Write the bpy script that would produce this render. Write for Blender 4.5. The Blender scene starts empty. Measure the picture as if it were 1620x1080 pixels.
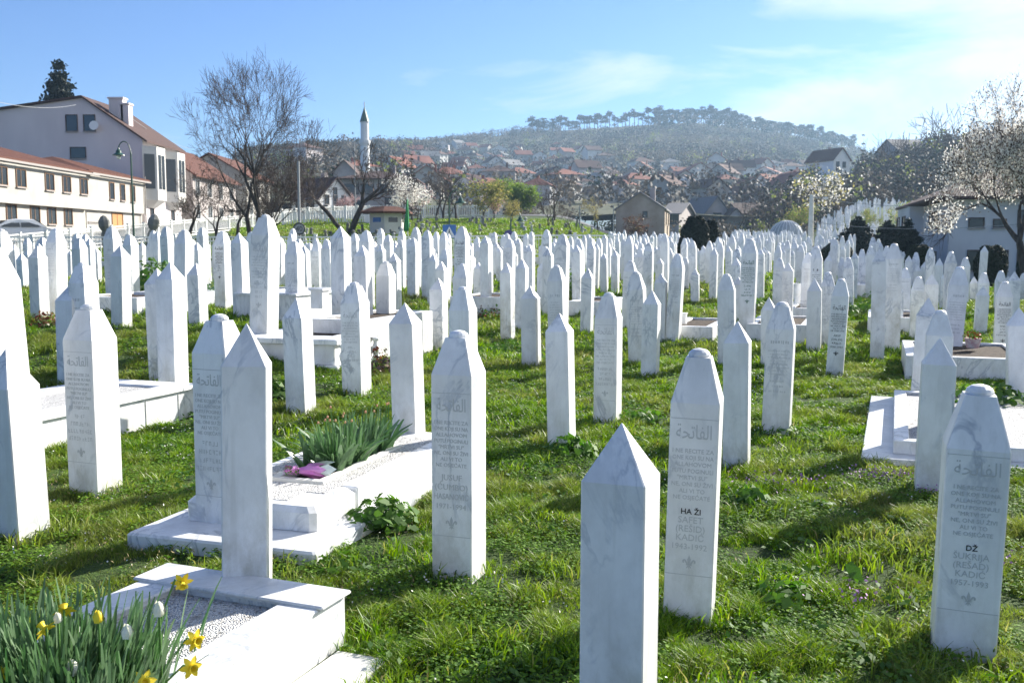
import bpy, math, random
import numpy as np
from mathutils import Vector, Matrix, Euler
R = math.radians
rng = np.random.default_rng(7)
random.seed(7)
sc = bpy.context.scene
COL = sc.collection

# ---------------------------------------------------------------- camera, sky, sun, exposure
CAM_H = 1.6; F = 1575.0; PITCH = math.atan(155.0 / F)
cam = bpy.data.cameras.new('camera'); camo = bpy.data.objects.new('camera', cam); COL.objects.link(camo)
cam.sensor_width = 36; cam.lens = 35; cam.clip_start = .1; cam.clip_end = 6000
camo.location = (0, 0, CAM_H); camo.rotation_euler = (math.pi / 2 - PITCH, 0, 0)
cam.dof.use_dof = True; cam.dof.focus_distance = 5.2; cam.dof.aperture_fstop = 7.5
sc.camera = camo
SUN_AZ, SUN_EL = R(47), R(26)           # azimuth measured from +Y towards +X
world = bpy.data.worlds.new('World'); sc.world = world; world.use_nodes = True
wn = world.node_tree.nodes; wl = world.node_tree.links; wn.clear()
wo = wn.new('ShaderNodeOutputWorld'); bg = wn.new('ShaderNodeBackground'); wl.new(bg.outputs[0], wo.inputs[0])
sky = wn.new('ShaderNodeTexSky'); sky.sky_type = 'NISHITA'; sky.sun_disc = False
sky.sun_elevation = SUN_EL; sky.sun_rotation = SUN_AZ; sky.air_density = 1.0; sky.dust_density = .35; sky.ozone_density = 3.0
bg.inputs[1].default_value = .050
# thin cirrus: noise over the sky directions, stretched, denser towards the sun's side
tc = wn.new('ShaderNodeTexCoord'); mp = wn.new('ShaderNodeMapping'); wl.new(tc.outputs['Generated'], mp.inputs[0])
mp.inputs['Rotation'].default_value = (0, .25, R(-20)); mp.inputs['Scale'].default_value = (3.2, 3.2, 11.0)
nz = wn.new('ShaderNodeTexNoise'); nz.inputs['Scale'].default_value = 1.15; nz.inputs['Detail'].default_value = 8; nz.inputs['Roughness'].default_value = .58
nz.inputs['Distortion'].default_value = .5
wl.new(mp.outputs[0], nz.inputs[0])
sep = wn.new('ShaderNodeSeparateXYZ'); wl.new(tc.outputs['Generated'], sep.inputs[0])
mr = wn.new('ShaderNodeMapRange'); mr.inputs[1].default_value = -.05; mr.inputs[2].default_value = .42; mr.inputs[3].default_value = -.15; mr.inputs[4].default_value = .21
wl.new(sep.outputs['X'], mr.inputs[0])
ad = wn.new('ShaderNodeMath'); ad.operation = 'ADD'; wl.new(nz.outputs[0], ad.inputs[0]); wl.new(mr.outputs[0], ad.inputs[1])
cr = wn.new('ShaderNodeMapRange'); cr.inputs[1].default_value = .49; cr.inputs[2].default_value = .72; cr.inputs[3].default_value = 0; cr.inputs[4].default_value = .85
cr.clamp = True; wl.new(ad.outputs[0], cr.inputs[0])
mx = wn.new('ShaderNodeMix'); mx.data_type = 'RGBA'; wl.new(cr.outputs[0], mx.inputs[0])
tint = wn.new('ShaderNodeMix'); tint.data_type = 'RGBA'; tint.blend_type = 'MULTIPLY'; tint.inputs[0].default_value = 1
wl.new(sky.outputs[0], tint.inputs[6]); tint.inputs[7].default_value = (.57, .79, 1.20, 1)
wl.new(tint.outputs[2], mx.inputs[6]); mx.inputs[7].default_value = (7.6, 7.9, 8.3, 1)
wl.new(mx.outputs[2], bg.inputs[0])
sun = bpy.data.lights.new('sun', 'SUN'); sun.energy = 5.0; sun.angle = R(.5); sun.color = (1, .95, .86)
suno = bpy.data.objects.new('sun', sun); COL.objects.link(suno)
sdir = Vector((math.sin(SUN_AZ) * math.cos(SUN_EL), math.cos(SUN_AZ) * math.cos(SUN_EL), math.sin(SUN_EL)))
suno.rotation_euler = sdir.to_track_quat('Z', 'Y').to_euler()
sc.view_settings.view_transform = 'Standard'; sc.view_settings.look = 'None'; sc.view_settings.gamma = 1
sc.view_settings.exposure = 1.38
sc.render.engine = 'CYCLES'; sc.cycles.max_bounces = 6; sc.cycles.volume_bounces = 0
sc.cycles.transparent_max_bounces = 8
try: sc.cycles.use_denoising = True
except Exception: pass

# ---------------------------------------------------------------- pixel of the photograph (1620x1080) -> place in the world
def ray(px, py):
    dx = (px - 810) / F; dy = (540 - py) / F; c, s = math.cos(PITCH), math.sin(PITCH)
    return dx, c + dy * s, -s + dy * c
def atd(px, py, Y):
    x, y, z = ray(px, py); k = Y / y
    return x * k, Y, CAM_H + z * k
def atz(px, py, z0):
    x, y, z = ray(px, py); k = (z0 - CAM_H) / z
    return x * k, y * k, z0
def sstep(a, b, x):
    t = np.clip((x - a) / (b - a), 0, 1); return t * t * (3 - 2 * t)
def T(X, Y):                              # the ground's height
    X = np.asarray(X, float); Y = np.asarray(Y, float)
    q = np.clip((-X - .5) / 3.5, 0, 1); q = q * q * (3 - 2 * q)
    z = .5 * q * sstep(9, 13, Y) * (1 - sstep(17, 32, Y))
    z = z + .8 * (1 - np.exp(-np.maximum(Y - 14, 0) / 30))
    a = X / np.maximum(Y, 1)
    k = .050 - .036 * sstep(.04, .13, a)
    z = z + k * (np.clip(Y, 46, 130) - 46) + .015 * np.maximum(Y - 130, 0)
    z = z + .3 * sstep(52, 96, Y) * sstep(-.27, -.17, a) * (1 - sstep(.02, .12, a))
    z = z + 4.4 * sstep(78, 125, Y) * sstep(.27, .37, a)
    z = z - 1.3 * sstep(.34, .44, a) * sstep(26, 48, Y)
    z = z + .018 * np.sin(X * 1.7 + Y * .6) * np.cos(Y * 1.3) * (1 - sstep(20, 30, Y))
    return z
def tz(x, y): return float(T(x, y))
def atg(px, py, d0=2.0):                   # where the sight line through a pixel meets the ground
    x, y, z = ray(px, py); d = d0
    for i in range(4000):
        k = d / y
        if CAM_H + z * k <= tz(x * k, d): break
        d += max(.01, d * .002)
    k = d / y
    return x * k, d, tz(x * k, d)

# ---------------------------------------------------------------- objects
def link(o):
    COL.objects.link(o); return o
def tag(o, label=None, cat=None, group=None, kind=None):
    if label: o['label'] = label
    if cat: o['category'] = cat
    if group: o['group'] = group
    if kind: o['kind'] = kind
    return o
def empty(name, loc=(0, 0, 0), rz=0):
    o = bpy.data.objects.new(name, None); o.location = loc; o.rotation_euler = (0, 0, rz); o.empty_display_size = .2
    return link(o)
def mesh_np(name, V, Fc, mats, mi=None, smooth=False):
    """V (n,3); Fc (m,k) array of equal-sized faces, or a list of faces"""
    me = bpy.data.meshes.new(name)
    if isinstance(Fc, np.ndarray):
        V = np.ascontiguousarray(V, np.float32); m, k = Fc.shape
        me.vertices.add(len(V)); me.vertices.foreach_set('co', V.ravel())
        me.loops.add(m * k); me.loops.foreach_set('vertex_index', np.ascontiguousarray(Fc, np.int32).ravel())
        me.polygons.add(m); me.polygons.foreach_set('loop_start', np.arange(0, m * k, k, dtype=np.int32))
        try: me.polygons.foreach_set('loop_total', np.full(m, k, np.int32))
        except Exception: pass
    else:
        me.from_pydata([tuple(v) for v in V], [], Fc)
    for mm in mats: me.materials.append(mm)
    if mi is not None: me.polygons.foreach_set('material_index', np.asarray(mi, np.int32))
    me.update(calc_edges=True); me.validate()
    if smooth: me.polygons.foreach_set('use_smooth', np.ones(len(me.polygons), bool))
    return me
class MB:
    def __init__(s): s.v = []; s.f = []; s.m = []; s.n = 0
    def add(s, vs, fs, mi=0, M=None):
        if M is not None: vs = [tuple(M @ Vector(v)) for v in vs]
        b = len(s.v); s.v += [tuple(v) for v in vs]
        for f in fs: s.f.append([b + i for i in f]); s.m.append(mi)
        return s
    def box(s, x0, x1, y0, y1, z0, z1, mi=0, M=None):
        return s.add([(x0, y0, z0), (x1, y0, z0), (x1, y1, z0), (x0, y1, z0), (x0, y0, z1), (x1, y0, z1), (x1, y1, z1), (x0, y1, z1)],
                     [(0, 3, 2, 1), (4, 5, 6, 7), (0, 1, 5, 4), (1, 2, 6, 5), (2, 3, 7, 6), (3, 0, 4, 7)], mi, M)
    def bbox(s, x0, x1, y0, y1, z0, z1, b=.008, mi=0, M=None):     # box with chamfered upright and top edges
        rings = []
        for (ins, z) in ((0, z0), (0, z1 - b), (b, z1)):
            X0, X1, Y0, Y1 = x0 + ins, x1 - ins, y0 + ins, y1 - ins; c = b
            rings.append([(X0 + c, Y0, z), (X1 - c, Y0, z), (X1, Y0 + c, z), (X1, Y1 - c, z), (X1 - c, Y1, z), (X0 + c, Y1, z), (X0, Y1 - c, z), (X0, Y0 + c, z)])
        return s.rings(rings, mi, M, bottom=False)
    def rings(s, rings, mi=0, M=None, bottom=True, top=True):
        n = len(rings[0]); vs = [p for r in rings for p in r]; fs = []
        for i in range(len(rings) - 1):
            for j in range(n):
                a = i * n + j; b = i * n + (j + 1) % n
                fs.append((a, b, b + n, a + n))
        if bottom: fs.append(tuple(range(n - 1, -1, -1)))
        if top: fs.append(tuple(range((len(rings) - 1) * n, len(rings) * n)))
        return s.add(vs, fs, mi, M)
    def lathe(s, prof, n=12, c=(0, 0), mi=0, M=None, ph=0):
        rr = [[(c[0] + r * math.cos(ph + 2 * math.pi * j / n), c[1] + r * math.sin(ph + 2 * math.pi * j / n), z) for j in range(n)] for (r, z) in prof]
        return s.rings(rr, mi, M)
    def tube(s, pts, rad, n=6, mi=0):
        rr = []; P = [Vector(p) for p in pts]
        for i, p in enumerate(P):
            d = (P[min(i + 1, len(P) - 1)] - P[max(i - 1, 0)]).normalized()
            u = d.orthogonal().normalized(); w = d.cross(u)
            r = rad[i] if isinstance(rad, (list, tuple)) else rad
            rr.append([tuple(p + u * (r * math.cos(2 * math.pi * j / n)) + w * (r * math.sin(2 * math.pi * j / n))) for j in range(n)])
        return s.rings(rr, mi)
    def build(s, name, mats, parent=None, loc=(0, 0, 0), rz=0, smooth=False):
        if not isinstance(mats, (list, tuple)): mats = [mats]
        me = mesh_np(name, s.v, s.f, mats, s.m, smooth)
        o = link(bpy.data.objects.new(name, me)); o.location = loc; o.rotation_euler = (0, 0, rz)
        if parent: o.parent = parent
        return o

# ---------------------------------------------------------------- materials
def mat(name, col, rough=.7, spec=.3):
    m = bpy.data.materials.new(name); m.use_nodes = True; b = m.node_tree.nodes['Principled BSDF']
    b.inputs['Base Color'].default_value = (*col, 1); b.inputs['Roughness'].default_value = rough
    b.inputs['Specular IOR Level'].default_value = spec
    return m
def ramp(nt, fac, stops):
    r = nt.nodes.new('ShaderNodeValToRGB'); nt.links.new(fac, r.inputs[0]); e = r.color_ramp.elements
    e[0].position, e[0].color = stops[0][0], (*stops[0][1], 1); e[1].position, e[1].color = stops[-1][0], (*stops[-1][1], 1)
    for p, c in stops[1:-1]: x = e.new(p); x.color = (*c, 1)
    return r.outputs[0]
def coords(nt, which='Object', scale=(1, 1, 1), rnd=0):
    t = nt.nodes.new('ShaderNodeTexCoord'); m = nt.nodes.new('ShaderNodeMapping'); nt.links.new(t.outputs[which], m.inputs[0])
    m.inputs['Scale'].default_value = scale
    if rnd:
        oi = nt.nodes.new('ShaderNodeObjectInfo'); mu = nt.nodes.new('ShaderNodeMath'); mu.operation = 'MULTIPLY'
        nt.links.new(oi.outputs['Random'], mu.inputs[0]); mu.inputs[1].default_value = rnd
        cx = nt.nodes.new('ShaderNodeCombineXYZ')
        for i in range(3): nt.links.new(mu.outputs[0], cx.inputs[i])
        nt.links.new(cx.outputs[0], m.inputs['Location'])
    return m.outputs[0]
def noise(nt, vec, scale, detail=5, rough=.55, dist=0):
    n = nt.nodes.new('ShaderNodeTexNoise'); n.inputs['Scale'].default_value = scale; n.inputs['Detail'].default_value = detail
    n.inputs['Roughness'].default_value = rough; n.inputs['Distortion'].default_value = dist
    if vec is not None: nt.links.new(vec, n.inputs[0])
    return n.outputs[0]
def mix(nt, fac, a, b, mode='MIX'):
    m = nt.nodes.new('ShaderNodeMix'); m.data_type = 'RGBA'; m.blend_type = mode
    if isinstance(fac, float): m.inputs[0].default_value = fac
    else: nt.links.new(fac, m.inputs[0])
    for i, x in ((6, a), (7, b)):
        if isinstance(x, tuple): m.inputs[i].default_value = (*x, 1)
        else: nt.links.new(x, m.inputs[i])
    return m.outputs[2]
def maprange(nt, v, a, b, c, d):
    m = nt.nodes.new('ShaderNodeMapRange'); nt.links.new(v, m.inputs[0])
    for i, x in enumerate((a, b, c, d)): m.inputs[i + 1].default_value = x
    return m.outputs[0]
def bump(m, h, strength=.3, dist=.02):
    nt = m.node_tree; b = nt.nodes.new('ShaderNodeBump'); b.inputs['Strength'].default_value = strength; b.inputs['Distance'].default_value = dist
    nt.links.new(h, b.inputs['Height']); nt.links.new(b.outputs[0], nt.nodes['Principled BSDF'].inputs['Normal'])
def setc(m, c): m.node_tree.links.new(c, m.node_tree.nodes['Principled BSDF'].inputs['Base Color'])
def mottled(name, c1, c2, scale=3, rough=.8, bs=.2, detail=6, space='Object', sc3=(1, 1, 1), rnd=13, spec=.3, bd=.02, bscale=None):
    m = mat(name, c1, rough, spec); nt = m.node_tree; v = coords(nt, space, sc3, rnd)
    n = noise(nt, v, scale, detail); setc(m, ramp(nt, n, [(.35, c1), (.65, c2)]))
    if bs: bump(m, noise(nt, v, bscale or scale * 6, 4), bs, bd)
    return m
def marble(name, base=(.86, .865, .87), vein=(.42, .45, .50), dirt=.5, warm=False):
    m = mat(name, base, .42, .35); nt = m.node_tree; v = coords(nt, 'Object', (1, 1, .55), 37)
    w = noise(nt, v, 2.3, 6, .6, 1.6)
    ab = nt.nodes.new('ShaderNodeMath'); ab.operation = 'SUBTRACT'; nt.links.new(w, ab.inputs[0]); ab.inputs[1].default_value = .5
    a2 = nt.nodes.new('ShaderNodeMath'); a2.operation = 'ABSOLUTE'; nt.links.new(ab.outputs[0], a2.inputs[0])
    vein_m = maprange(nt, a2.outputs[0], 0, .034, .95, 0)
    gate = maprange(nt, noise(nt, v, 3.1, 3), .42, .60, 0, 1)
    mu = nt.nodes.new('ShaderNodeMath'); mu.operation = 'MULTIPLY'; nt.links.new(vein_m, mu.inputs[0]); nt.links.new(gate, mu.inputs[1])
    cloud = ramp(nt, noise(nt, v, 5.5, 7, .62), [(.25, tuple(x * .74 for x in base)), (.62, base)])
    c = mix(nt, mu.outputs[0], cloud, vein)
    fine = noise(nt, v, 70, 3); sp = maprange(nt, fine, .70, .78, 0, .30); c = mix(nt, sp, c, (.45, .46, .46))
    # weather stains low on the stone
    t = nt.nodes.new('ShaderNodeTexCoord'); s = nt.nodes.new('ShaderNodeSeparateXYZ'); nt.links.new(t.outputs['Object'], s.inputs[0])
    low = maprange(nt, s.outputs[2], .0, .42, 1, .12)
    st = maprange(nt, noise(nt, v, 7, 7, .72), .42, .64, 0, 1)
    mm = nt.nodes.new('ShaderNodeMath'); mm.operation = 'MULTIPLY'; nt.links.new(low, mm.inputs[0]); nt.links.new(st, mm.inputs[1])
    m3 = nt.nodes.new('ShaderNodeMath'); m3.operation = 'MULTIPLY'; nt.links.new(mm.outputs[0], m3.inputs[0]); m3.inputs[1].default_value = dirt
    c = mix(nt, m3.outputs[0], c, (.36, .34, .26))
    strk = noise(nt, coords(nt, 'Object', (26, 26, 1.1), 19), 1, 5, .6)             # rain streaks
    c = mix(nt, maprange(nt, strk, .55, .75, 0, .34), c, (.50, .50, .47))
    oi = nt.nodes.new('ShaderNodeObjectInfo'); c = mix(nt, maprange(nt, oi.outputs['Random'], .55, 1, 0, .30), c, (.62, .61, .57)); setc(m, c)
    bump(m, noise(nt, v, 60, 5), .16, .004)
    return m
M = {}
M['marble'] = marble('white_marble'); M['marble_b'] = marble('grey_marble', (.83, .835, .84), (.36, .40, .46), .7)
M['slab'] = marble('slab_marble', (.78, .79, .80), (.40, .42, .46), .2)
M['lime'] = mottled('pale_limestone', (.62, .61, .56), (.76, .75, .71), 6, .8)
M['ink'] = mat('engraved_grey', (.50, .51, .51), .8); M['black'] = mat('black_paint', (.02, .02, .022), .5); M['green_ink'] = mat('green_paint', (.02, .10, .05), .5)
M['panel'] = marble('cut_panel', (.76, .77, .78), (.42, .45, .50), .3)
m = M['gravel'] = mat('white_gravel', (.6, .6, .6), .9); nt = m.node_tree; v = coords(nt, 'Object')
vo = nt.nodes.new('ShaderNodeTexVoronoi'); vo.inputs['Scale'].default_value = 120; nt.links.new(v, vo.inputs[0])
setc(m, mix(nt, maprange(nt, noise(nt, v, 9, 4), .62, .75, 0, .7), ramp(nt, vo.outputs['Color'], [(.15, (.30, .29, .28)), (.4, (.74, .73, .71)), (1, (.86, .85, .83))]), (.22, .18, .14)))
bump(m, vo.outputs['Distance'], .9, .02); nt.nodes['Bump'].invert = True
M['soil'] = mottled('dark_soil', (.035, .024, .016), (.09, .065, .045), 14, .95, .8)
def blades_mat(name, stops, trans=.35, rough=.5, space_scale=.6):
    m = bpy.data.materials.new(name); m.use_nodes = True; nt = m.node_tree; b = nt.nodes['Principled BSDF']
    g = nt.nodes.new('ShaderNodeNewGeometry'); v = coords(nt, 'Object')
    r1 = ramp(nt, g.outputs['Random Per Island'], stops)
    n = noise(nt, v, space_scale, 4); c = mix(nt, maprange(nt, n, .42, .60, 0, .40), r1, tuple(x * .8 for x in stops[-1][1]))
    nt.links.new(c, b.inputs['Base Color']); b.inputs['Roughness'].default_value = rough; b.inputs['Specular IOR Level'].default_value = .35
    tr = nt.nodes.new('ShaderNodeBsdfTranslucent'); ms = nt.nodes.new('ShaderNodeMixShader'); ms.inputs[0].default_value = trans
    h = nt.nodes.new('ShaderNodeHueSaturation'); h.inputs['Value'].default_value = 1.5; h.inputs['Saturation'].default_value = 1.1; nt.links.new(c, h.inputs['Color']); nt.links.new(h.outputs[0], tr.inputs[0])
    nt.links.new(b.outputs[0], ms.inputs[1]); nt.links.new(tr.outputs[0], ms.inputs[2]); nt.links.new(ms.outputs[0], nt.nodes['Material Output'].inputs[0])
    return m
M['grass'] = blades_mat('grass_blades', [(0, (.022, .065, .005)), (.35, (.09, .20, .010)), (.92, (.23, .36, .020)), (1, (.36, .31, .12))], .32)
M['clover'] = blades_mat('clover_leaves', [(0, (.020, .070, .006)), (.6, (.09, .20, .012)), (1, (.19, .33, .02))], .35, .75)
M['weed'] = blades_mat('broad_leaves', [(0, (.035, .11, .015)), (1, (.11, .21, .03))], .3, .65, 3)
M['strap'] = blades_mat('strap_leaves', [(0, (.045, .11, .035)), (.6, (.10, .19, .075)), (1, (.17, .26, .14))], .25, .35, 5)
M['redleaf'] = blades_mat('red_leaves', [(0, (.12, .03, .018)), (.6, (.20, .06, .035)), (1, (.08, .10, .02))], .3, .5, 5)
m = M['ground'] = mat('ground', (.05, .07, .02), .95); nt = m.node_tree; v = coords(nt, 'Object')
gn = noise(nt, v, 1.2, 6, .65); gf = noise(nt, v, 30, 4, .7)
cc = ramp(nt, gn, [(.3, (.022, .045, .008)), (.55, (.045, .085, .012)), (.75, (.10, .17, .02))])
setc(m, mix(nt, maprange(nt, gf, .55, .75, 0, .6), cc, (.10, .085, .04))); bump(m, gf, .9, .05)
# ---------------------------------------------------------------- the ground: one sheet out past the hills
def graded(a, b, n, p=1.6):
    t = np.linspace(0, 1, n); return a + (b - a) * t ** p
ys = np.concatenate([[-60, -20, -5, 0], graded(1, 60, 170, 1.4), np.arange(61, 185, 1.2)])
xs_ = np.concatenate([-graded(.15, 140, 130, 2.0)[::-1], graded(.15, 140, 130, 2.0)])
GX, GY = np.meshgrid(xs_, ys); GZ = T(GX, GY)
nx, ny = len(xs_), len(ys); idx = np.arange(nx * ny).reshape(ny, nx)
Fq = np.stack([idx[:-1, :-1], idx[:-1, 1:], idx[1:, 1:], idx[1:, :-1]], -1).reshape(-1, 4)
g = link(bpy.data.objects.new('ground', mesh_np('ground', np.stack([GX, GY, GZ], -1).reshape(-1, 3), Fq, [M['ground']], smooth=True))); tag(g, kind='structure')

# ---------------------------------------------------------------- grave surrounds
KERBS = []           # rectangles kept free of grass: (ox, oy, t, u0, u1, v0, v1)
def frameM(ox, oy, t, oz=0):             # local x runs along v (to the side), local y runs along u (away)
    return Matrix.Translation((ox, oy, oz)) @ Matrix.Rotation(-R(t), 4, 'Z')
GT = 20.0
def surround(ox, oy, t, W, L, h, label, bw=.12, fill='gravel', slab=None, z0=None, cap=False, holes=False):
    """kerb frame W x L whose near corner toward the street side is at (ox, oy); x along v, y along u"""
    z = tz(ox, oy) if z0 is None else z0
    e = empty('grave_surround', (ox, oy, z), -R(t)); tag(e, label, 'grave surround', 'marble surrounds of graves')
    if slab:
        sl, hs = slab; mb = MB().bbox(-sl[0], W + sl[1], -sl[2], L + sl[3], -.25, hs, .006); mb.build('base_slab', M['slab'], e)
        KERBS.append((ox, oy, t, -sl[2], L + sl[3], -sl[0], W + sl[1])); zb = hs + .002
    else:
        KERBS.append((ox, oy, t, -.02, L + .02, -.02, W + .02)); zb = -.3
    mb = MB()
    o = .03 if cap else 0
    for (x0, x1, y0, y1) in ((0, W, 0, bw), (0, W, L - bw, L), (0, bw, bw, L - bw), (W - bw, W, bw, L - bw)):
        mb.box(x0, x1, y0, y1, zb, h - (.035 if cap else 0))
    mb.build('kerb_wall', M['marble'], e)
    mb = MB(); c0 = h - (.033 if cap else -.001); c1 = h + (0 if cap else .012)
    mb.bbox(-o, W + o, -o, bw + .01, c0, c1, .006); mb.bbox(-o, W + o, L - bw - .01, L + o, c0, c1, .006)
    mb.bbox(-o, bw + .01, bw + .012, L - bw - .012, c0, c1, .006); mb.bbox(W - bw - .01, W + o, bw + .012, L - bw - .012, c0, c1, .006)
    mb.build('kerb_cap', M['marble'], e)
    gz = h - .02
    MB().box(bw + .001, W - bw - .001, bw + .001, L - bw - .001, -.1, gz).build({'gravel': 'gravel_bed', 'soil': 'soil_bed', 'marble': 'marble_bed', 'green': 'soil_bed'}[fill], M['soil' if fill == 'green' else fill], e)
    return e, z
def local(ox, oy, t, x, y):
    v = frameM(ox, oy, t) @ Vector((x, y, 0)); return v.x, v.y

# K1 long low tomb by the first rows
ux, uy = math.sin(R(GT)), math.cos(R(GT))
far = atz(311, 607, .30); L1 = 3.1
k1x, k1y = far[0] - ux * L1 - uy * 1.1, far[1] - uy * L1 + ux * 1.1
K1, _ = surround(k1x, k1y, GT, 1.1, L1, .30, 'long white marble tomb box with overhanging cap at the street side', .22, 'gravel', z0=0, cap=True)
mb = MB()
for i in range(7):
    y = .25 + i * .43
    mb.box(1.1005, 1.106, y, y + .015, -.2, .24)
mb.build('panel_joint', M['slab'], K1)
# K2 tomb with tulips
k2 = (-1.80, 5.36); T2 = 18.0
e = empty('tulip_tomb', (k2[0], k2[1], 0), -R(T2)); tag(e, 'low white tomb on a broad base slab with a central bed of tulips', 'grave surround', 'marble surrounds of graves')
MB().bbox(-.15, .97, -.30, 2.22, -.2, .085, .012).build('base_slab', M['slab'], e)
KERBS.append((k2[0], k2[1], T2, -.3, 2.22, -.15, .97))
mb = MB()
for (x0, x1, y0, y1, b_) in ((0, .80, 0, .50, .03), (0, .80, 1.62, 2.18, .02), (0, .22, .502, 1.618, .006), (.58, .80, .502, 1.618, .006)): mb.bbox(x0, x1, y0, y1, .087, .215, b_)
mb.build('tomb_slab', M['marble'], e)
mb = MB()
for q_ in ((.07, .215, .30, 1.9), (.585, .70, .30, 1.9), (.216, .584, .10, .46), (.216, .584, 1.66, 1.95)): mb.box(*q_, .2152, .2185)
mb.build('gravel_bed', M['gravel'], e)
mb = MB()
for q_ in ((.221, .27, .503, 1.617), (.53, .579, .503, 1.617), (.271, .529, .503, .55), (.271, .529, 1.57, 1.617)): mb.box(*q_, .1, .228)
mb.build('bed_kerb', M['lime'], e)
MB().box(.271, .529, .551, 1.569, .1, .185).build('soil_bed', M['soil'], e)
K2 = e
# K3 corner tomb with daffodils
a3 = atz(545, 943, .20); t3 = 22.0; u3 = (math.sin(R(t3)), math.cos(R(t3))); W3, L3 = .87, 2.3
k3 = (a3[0] - u3[0] * L3 - u3[1] * W3, a3[1] - u3[1] * L3 + u3[0] * W3)
K3, _ = surround(k3[0], k3[1], t3, W3, L3, .20, 'marble framed grave bed with gravel and daffodils in the corner nearest the viewer', .17, 'gravel', z0=0)
MB().bbox(-.03, W3 + .02, L3 - .19, L3 + .02, .2125, .224, .005).build('end_slab', M['marble'], K3)
MB().box(W3 + .03, W3 + .25, -.1, L3 - .1, -.1, .02).build('concrete_strip', M['lime'], K3)
KERBS.append((k3[0], k3[1], t3, -.1, L3 - .1, W3, W3 + .23))
# K4 stepped platform
k4 = (atz(415, 602, 0)[0] - .35, 11.75); z4 = tz(k4[0] + .6, k4[1])
e = empty('stepped_tomb', (k4[0], k4[1], 0), -R(15)); tag(e, 'tall stepped white marble platform under the biggest inscribed gravestone', 'grave surround', 'marble surrounds of graves')
MB().bbox(-.05, 1.35, -.1, 2.9, -.2, .20, .01).build('lower_step', M['marble_b'], e)
MB().bbox(.03, 1.27, 0, 2.8, .202, .44, .01).build('upper_step', M['marble_b'], e)
mb = MB(); mb.bbox(-.03, 1.33, -.06, .40, .442, .50, .01); mb.bbox(-.03, 1.33, 2.4, 2.86, .442, .50, .01); mb.bbox(-.03, .25, .402, 2.398, .442, .50, .01); mb.bbox(1.05, 1.33, .402, 2.398, .442, .50, .01); mb.build('cap_slab', M['marble'], e)
MB().box(.251, 1.049, .403, 2.397, .442, .475).build('soil_bed', M['soil'], e)
bal = [(.035, 0), (.05, .02), (.05, .05), (.03, .07), (.045, .12), (.05, .17), (.028, .22), (.03, .25), (.05, .27), (.05, .29), (.035, .30)]
KERBS.append((k4[0], k4[1], 15, -.1, 2.9, -.05, 1.35))
for yy in (.05, 1.0, 2.0, 2.7):
    MB().lathe(bal, 12).build('baluster', M['marble'], e, loc=(1.36, yy, .20 - .06))
K4 = e
# K7 gravel plot on the far side of the path
c7 = atz(1362, 722, .04); u7 = (math.sin(R(21)), math.cos(R(21)))
K7, _ = surround(c7[0] + u7[1] * .22 + u7[0] * .2, c7[1] - u7[0] * .22 + u7[1] * .2, 21, 2.0, 2.75, .13, 'square plot of pale gravel in a low marble kerb on a wide slab', .10, 'gravel', slab=((.22, .3, .2, .2), .04), z0=0)
def kpix(px, py, dz, W, L, h, label, **k):
    x, y, z = atg(px, py); return surround(x, y + dz, k.pop('t', GT), W, L, h, label, **k)
kpix(1432, 601, 0, 1.35, 2.0, .28, 'white marble grave box holding the pot of red flowers', fill='green')
kpix(1372, 527, 0, 1.15, 2.1, .27, 'pale grave box by the tall domed stone, its corner shaped like a wedge', fill='green')
kpix(1243, 511, 0, .9, 2.0, .27, 'white grave box with a marble vase on its corner', fill='soil')
kpix(1180, 540, 0, .95, 2.1, .27, 'marble grave box carrying the stone with green lettering', fill='green')
kpix(1053, 538, 0, .75, 2.0, .22, 'white grave box with three leaning stones and a small candle box', fill='green')
kpix(712, 493, 0, 1.15, 1.9, .30, 'white rounded kerb in the middle rows behind the red leaved plants', fill='soil')
kpix(898, 499, 0, .75, 1.9, .28, 'darker stained kerb in the middle rows holding a green shrub', fill='green')
kpix(484, 545, 0, .0 + .9, 1.9, .32, 'cracked white grave box beside the stepped platform', fill='soil')
kpix(365, 505, .3, 1.0, 1.9, .36, 'white grave box with a projecting cap near the fence', fill='marble', cap=True)
kpix(80, 497, .5, 1.4, 1.6, .22, 'plain low kerb with yellow flowers near the parked car', fill='green')
kpix(205, 483, .2, 1.2, 1.8, .2, 'plain low kerb near the fence with a green shrub inside', fill='green')
kpix(300, 482, .4, 1.5, 1.8, .2, 'low kerb with grey lavender near the fence', fill='soil')
kpix(1350, 470, 0, 1.2, 1.9, .3, 'grey kerb under twin blue white gravestones', fill='marble')

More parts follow.
